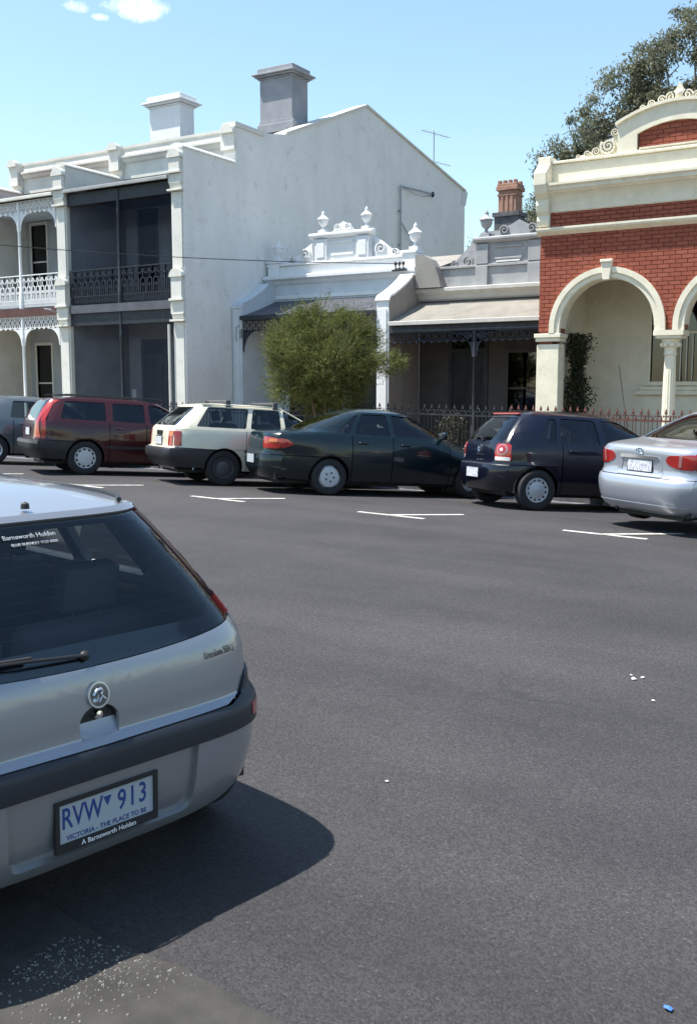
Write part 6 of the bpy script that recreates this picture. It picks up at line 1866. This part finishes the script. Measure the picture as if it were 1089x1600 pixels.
# ---- bumper: silver lower half with plate recess, black rub band with raised ends
rec = round_poly([(-.36, .285), (.36, .285), (.375, .552), (-.375, .552)], [.05, .05, 0, 0], 4)
lo = [(-c.yc(z), z) for z in np.linspace(.365, .545, 8)] + [(c.yc(z), z) for z in np.linspace(.545, .365, 8)] + [(y, .24 + .125 * (abs(y) / .73) ** 4) for y in np.linspace(.71, -.71, 29)]
c.part('rear_bumper', 'paint_hero_silver', hero, [('rear', lo, dict(K, holes=[rec], flange=.03))])
hr = c.part('plate_recess', 'paint_hero_silver', hero, [('rear', [(y * 1.02, z) for y, z in rec], dict(K, off=-.022, flange=.0))])
zz = np.linspace(.505, .585, 5)
bandp = [(-c.yc(z), z) for z in zz] + [(-.60, .60), (-.50, .588), (.50, .588), (.60, .60)] + [(c.yc(z), z) for z in zz[::-1]]
top = [(-c.yc(.585), .505), (-c.yc(.585) - .0, .585)]
poly = [(-c.yc(.54), .54), (-c.yc(.59), .59), (-c.yc(.64), .64), (-c.yc(.71), .71), (-.685, .70), (-.635, .642), (-.55, .626), (0, .622), (.55, .626), (.635, .642), (.685, .70), (c.yc(.71), .71), (c.yc(.64), .64), (c.yc(.59), .59), (c.yc(.54), .54)]
bandpart = [('rear', poly, dict(K, off=.012, flange=.04))]
for sg in (-1, 1):
    x0 = c.corner_r(.58)
    bandpart.append(('side', [(c.corner_r(.54), .54), (.30, .54), (.29, .59), (.275, .64), (.25, .712), (c.corner_r(.71), .71), (c.corner_r(.64), .64), (c.corner_r(.59), .59)], dict(sign=sg, off=.012, flange=.03, du=.04, dz=.03)))
c.part('bumper_band', 'trim_blue_black', hero, bandpart)
for sg in (-1, 1):
    y0, y1 = .66, c.yc(.59)
    c.part('reflector', 'lamp_red', hero, [('rear', round_poly([(sg * y0, .565), (sg * y1, .565), (sg * y1, .612), (sg * y0, .612)], .004, 2), dict(off=.015, du=.03, dz=.03)),
        ('side', [(c.corner_r(.59), .565), (c.corner_r(.59) + .05, .565), (c.corner_r(.59) + .05, .612), (c.corner_r(.59), .612)], dict(sign=sg, off=.015, du=.03, dz=.03))])
# ---- tailgate with handle scoop
def gz(y): return .885 + .045 * (abs(y) / .70) ** 2        # lower edge of the glass
ys = np.linspace(-.665, .665, 27)
gate = [(-.685, .706), (-.632, .650), (-.548, .634), (0, .630), (.548, .634), (.632, .650), (.685, .706), (.712, .78), (.722, .86)] + [(y, gz(y) - .004) for y in np.linspace(.70, -.70, 27)] + [(-.722, .86), (-.712, .78)]
scoop = [(.078 * math.cos(a), .695 + .062 * math.sin(a)) for a in np.linspace(0, math.pi, 15)] + [(-.072, .650), (.072, .650)]
c.part('tailgate', 'paint_hero_silver', hero, [('rear', gate, dict(K, holes=[scoop], flange=.018))])
c.part('handle_recess', 'trim_black', hero, [('rear', [(y * 1.05, z) for y, z in scoop], dict(K, off=-.026, flange=0))])
c.part('handle_scoop', 'paint_hero_silver', hero, [('rear', [(-.078, .647), (.078, .647), (.079, .700), (-.079, .700)], dict(du=.02, dz=.01, off=0, flange=0, offf=lambda y, z: -.026 * max(0, min(1, (z - .647) / .05)) ** .8))])
b = MB(); x = c.xrear(0, .722); b.lathe([(.0, .012), (.013, .010), (.015, 0), (.015, -.03)], (x + .008, 0, .722), (-1, 0, .1), 14); b.build('lock', 'chrome', hero, local=True, smooth=40)
# quarter corners either side of the gate
for sg in (-1, 1):
    pts = [(.728, .86), (.718, .78), (.692, .712)] + [(c.yc(z), z) for z in np.linspace(.712, .935, 9)] + [(.708, gz(.70) + .0)]
    pts = [(sg * y, z) for y, z in pts]
    c.part('rear_corner', 'paint_hero_silver', hero, [('rear', pts, dict(K, flange=.012))])
# ---- rear glass with black border, heater lines, wiper
def yg(z): return interp(z, [(.88, .695), (.93, .675), (1.05, .61), (1.2, .535), (1.33, .46), (1.36, .44)])
gl = [(y, gz(y)) for y in np.linspace(-.685, .685, 27)] + [(yg(z), z) for z in np.linspace(.945, 1.335, 12)] + [(-yg(z), z) for z in np.linspace(1.335, .945, 12)]
inner = round_poly([(-.54, .96), (.54, .96), (.58, .985), (.43, 1.315), (-.43, 1.315), (-.58, .985)], .05, 4)
flat('trim_gloss', (.008, .009, .012), .08, 0, 1.0)
rw = c.part('rear_window', 'car_glass_hero', hero, [('rear', gl, dict(K, off=-.004, flange=0))])
c.part('glass_border', 'trim_gloss', rw, [('rear', gl, dict(K, holes=[inner], off=-.010, flange=.0))])
b = MB()
for k in range(9):
    z = 1.0 + .034 * k; w = min(.57, yg(z) - .06)
    b.tube([(c.xrear(y, z) + .012, y, z) for y in np.linspace(-w, w, 9)], .0007, 3)
b.build('heater_lines', 'letter_grey', rw, local=True)
b = MB(); p0 = Vector((c.xrear(0, .925) - .018, .02, .922)); p1 = Vector((c.xrear(.42, .95) - .02, .46, .955))
b.tube([p0, p0.lerp(p1, .5) + Vector((-.018, 0, .008)), p1], .0065, 6, .005); b.tube([p0.lerp(p1, .45) + Vector((.0, 0, .012)), p1 + Vector((.004, .16, .012))], .007, 5)
b.lathe([(.017, 0), (.017, .006), (.010, .012), (0, .014)], (c.xrear(0, .915) + .0, .02, .918), (-1, 0, .5), 14); b.build('rear_wiper', 'rubber', hero, local=True, smooth=50)
# ---- tall lamps up the pillars
for sg in (-1, 1):
    zs = np.linspace(.935, 1.345, 14)
    rp = [(sg * (yg(z) + .006), z) for z in zs] + [(sg * c.yc(z), z) for z in zs[::-1]]
    sp = [(c.corner_r(z), z) for z in zs] + [(c.corner_r(z) + (.075 if z > .97 else .05), z) for z in zs[::-1]]
    cut = ((0, 1.005), (0, -1))
    o = c.part('tail_light', 'lamp_dark_red', hero, [('rear', rp, dict(K, off=.006, planes=[cut])), ('side', sp, dict(sign=sg, off=.006, du=.03, dz=.03, planes=[cut]))])
    cut = ((0, 1.003), (0, 1))
    c.part('stop_lens', 'lamp_red', o, [('rear', rp, dict(K, off=.006, planes=[cut])), ('side', sp, dict(sign=sg, off=.006, du=.03, dz=.03, planes=[cut]))])
# ---- edge of the roof above the glass, roof gutters, washer jet
zs = np.linspace(1.338, 1.36, 3)
c.part('roof_edge', 'paint_hero_silver', hero, [('rear', [(-yg(z) + .003, z) for z in zs] + [(yg(z) - .003, z) for z in zs[::-1]], dict(K, off=.008, flange=.03))])
ring = c.ring(1.36, 72); cxm = c.xm(1.36)
for sg in (-1, 1):
    b = MB(); pts = []
    for x in np.linspace(.50, 2.0, 14):
        y = c.yside(x, 1.36) * .93; pts.append((x, sg * y, 1.36 + .075 * (1 - .93 ** 2.4) + .004))
    b.tube(pts, .010, 6); b.build('roof_gutter', 'trim_black', hero, local=True, smooth=60)
b = MB(); b.lathe([(.016, 0), (.014, .018), (.0, .026)], (.47, .02, 1.378), (0, 0, 1), 10); b.build('washer_jet', 'rubber', hero, local=True)
# ---- plate, emblem, lettering
def text_on(parent, body, size, y, z, mat, name, off=.004, tilt=None, spacing=1.0, bold=0.0, depth=.0015):
    me = text_mesh(body, size, depth, spacing, bold); me.name = name; me.materials.clear(); me.materials.append(M[mat])
    x = c.xrear(y, z); e = .02
    if tilt is None: tilt = math.atan2(c.xrear(y, z + e) - c.xrear(y, z - e), 2 * e)
    sl = (c.xrear(y + e, z) - c.xrear(y - e, z)) / (2 * e)
    X = Vector((-sl, -1, 0)).normalized(); Y = Vector((math.sin(tilt), 0, math.cos(tilt))); Z = X.cross(Y).normalized(); Y = Z.cross(X)
    m = Matrix((X, Y, Z)).transposed()
    me.transform(Matrix.Translation(Vector((x, y, z)) + Z * off) @ m.to_4x4())
    return link_mesh(name, me, parent)
flat('sticker_grey', (.34, .36, .38), .6)
py, pz = 0.0, .405
b = MB(); px_ = c.xrear(0, pz) + .018
b.obox((px_, py, pz), (.006, .372, .134), Matrix.Identity(3)); pl = b.build('number_plate', 'plate_white', hero, local=True)
b = MB(); fw = .012
for (y0, y1, z0, z1) in ((-.201, .201, pz + .067, pz + .080), (-.201, .201, pz - .095, pz - .067), (-.201, -.186, pz - .067, pz + .067), (.186, .201, pz - .067, pz + .067)): b.box(px_ - .012, px_ + .004, y0, y1, z0, z1)
b.build('plate_frame', 'trim_black', pl, local=True)
dx = c.xrear(0, pz)
def plate_text(body, size, y, z, mat, nm, spacing=1.0, bold=0.0, off=.0, sx=1.0):
    me = text_mesh(body, size, .0006, spacing, bold); me.name = nm; me.materials.clear(); me.materials.append(M[mat])
    m = Matrix((Vector((0, -1, 0)), Vector((0, 0, 1)), Vector((-1, 0, 0)))).transposed()
    me.transform(Matrix.Translation((px_ - .0035 - off, y, z)) @ m.to_4x4() @ Matrix.Diagonal((sx, 1, 1, 1)))
    return link_mesh(nm, me, pl)
plate_text('RVW', .100, .097, pz + .012, 'plate_ink', 'plate_letters', 1.0, .0010, 0, .70)
plate_text('913', .100, -.100, pz + .012, 'plate_ink', 'plate_digits', 1.15, .0010, 0, .74)
b = MB(); b.prism([(-.016, pz + .045), (.016, pz + .045), (.0, pz + .012)], 'x', px_ - .0042, px_ - .003); b.build('plate_triangle', 'plate_ink', pl, local=True)
plate_text('VICTORIA - THE PLACE TO BE', .0235, 0, pz - .053, 'plate_ink', 'plate_slogan', 1.0, .0003)
plate_text('A Barnsworth Holden', .024, 0, pz - .081, 'letter_white', 'frame_lettering', 1.0, .0003, .009)
em_z = .79
circ = [(.042 * math.cos(a), em_z + .044 * math.sin(a)) for a in np.linspace(0, 2 * math.pi, 28)[:-1]]
em = c.part('round_emblem', 'alloy', hero, [('rear', circ, dict(off=.010, du=.02, dz=.02, flange=.012))])
circ = [(.035 * math.cos(a), em_z + .037 * math.sin(a)) for a in np.linspace(0, 2 * math.pi, 28)[:-1]]
c.part('emblem_field', 'letter_grey', em, [('rear', circ, dict(off=.0105, du=.02, dz=.02))])
b = MB(); ex = c.xrear(0, em_z) - .012
def er(pts, r): b.tube([(ex, -y, em_z + z) for y, z in pts], r, 6)
er([(-.024, .004), (-.012, .020), (.004, .022), (.012, .012), (.004, .004)], .0062)          # mane and head
er([(.004, .004), (.012, -.006), (.022, -.016)], .0052); er([(-.008, .008), (-.006, -.008), (-.014, -.020)], .0048)   # body, legs
er([(.010, -.004), (.004, -.014), (-.002, -.022)], .0042)
b.lathe([(.0, .008), (.008, .005), (.011, 0)], (ex + .003, .018, em_z - .016), (-1, 0, 0), 12)     # ball
b.build('emblem_figure', 'alloy', em, local=True, smooth=60)
text_on(hero, 'barina SXi', .040, -.545, .828, 'letter_grey', 'model_lettering', .003, spacing=.95)
st_ = text_on(rw, 'Barnsworth Holden', .025, .06, 1.296, 'sticker_grey', 'window_sticker', .001)
text_on(rw, 'BLUE BURNLEY 9729 8888', .0155, .05, 1.272, 'sticker_grey', 'window_sticker', .001)
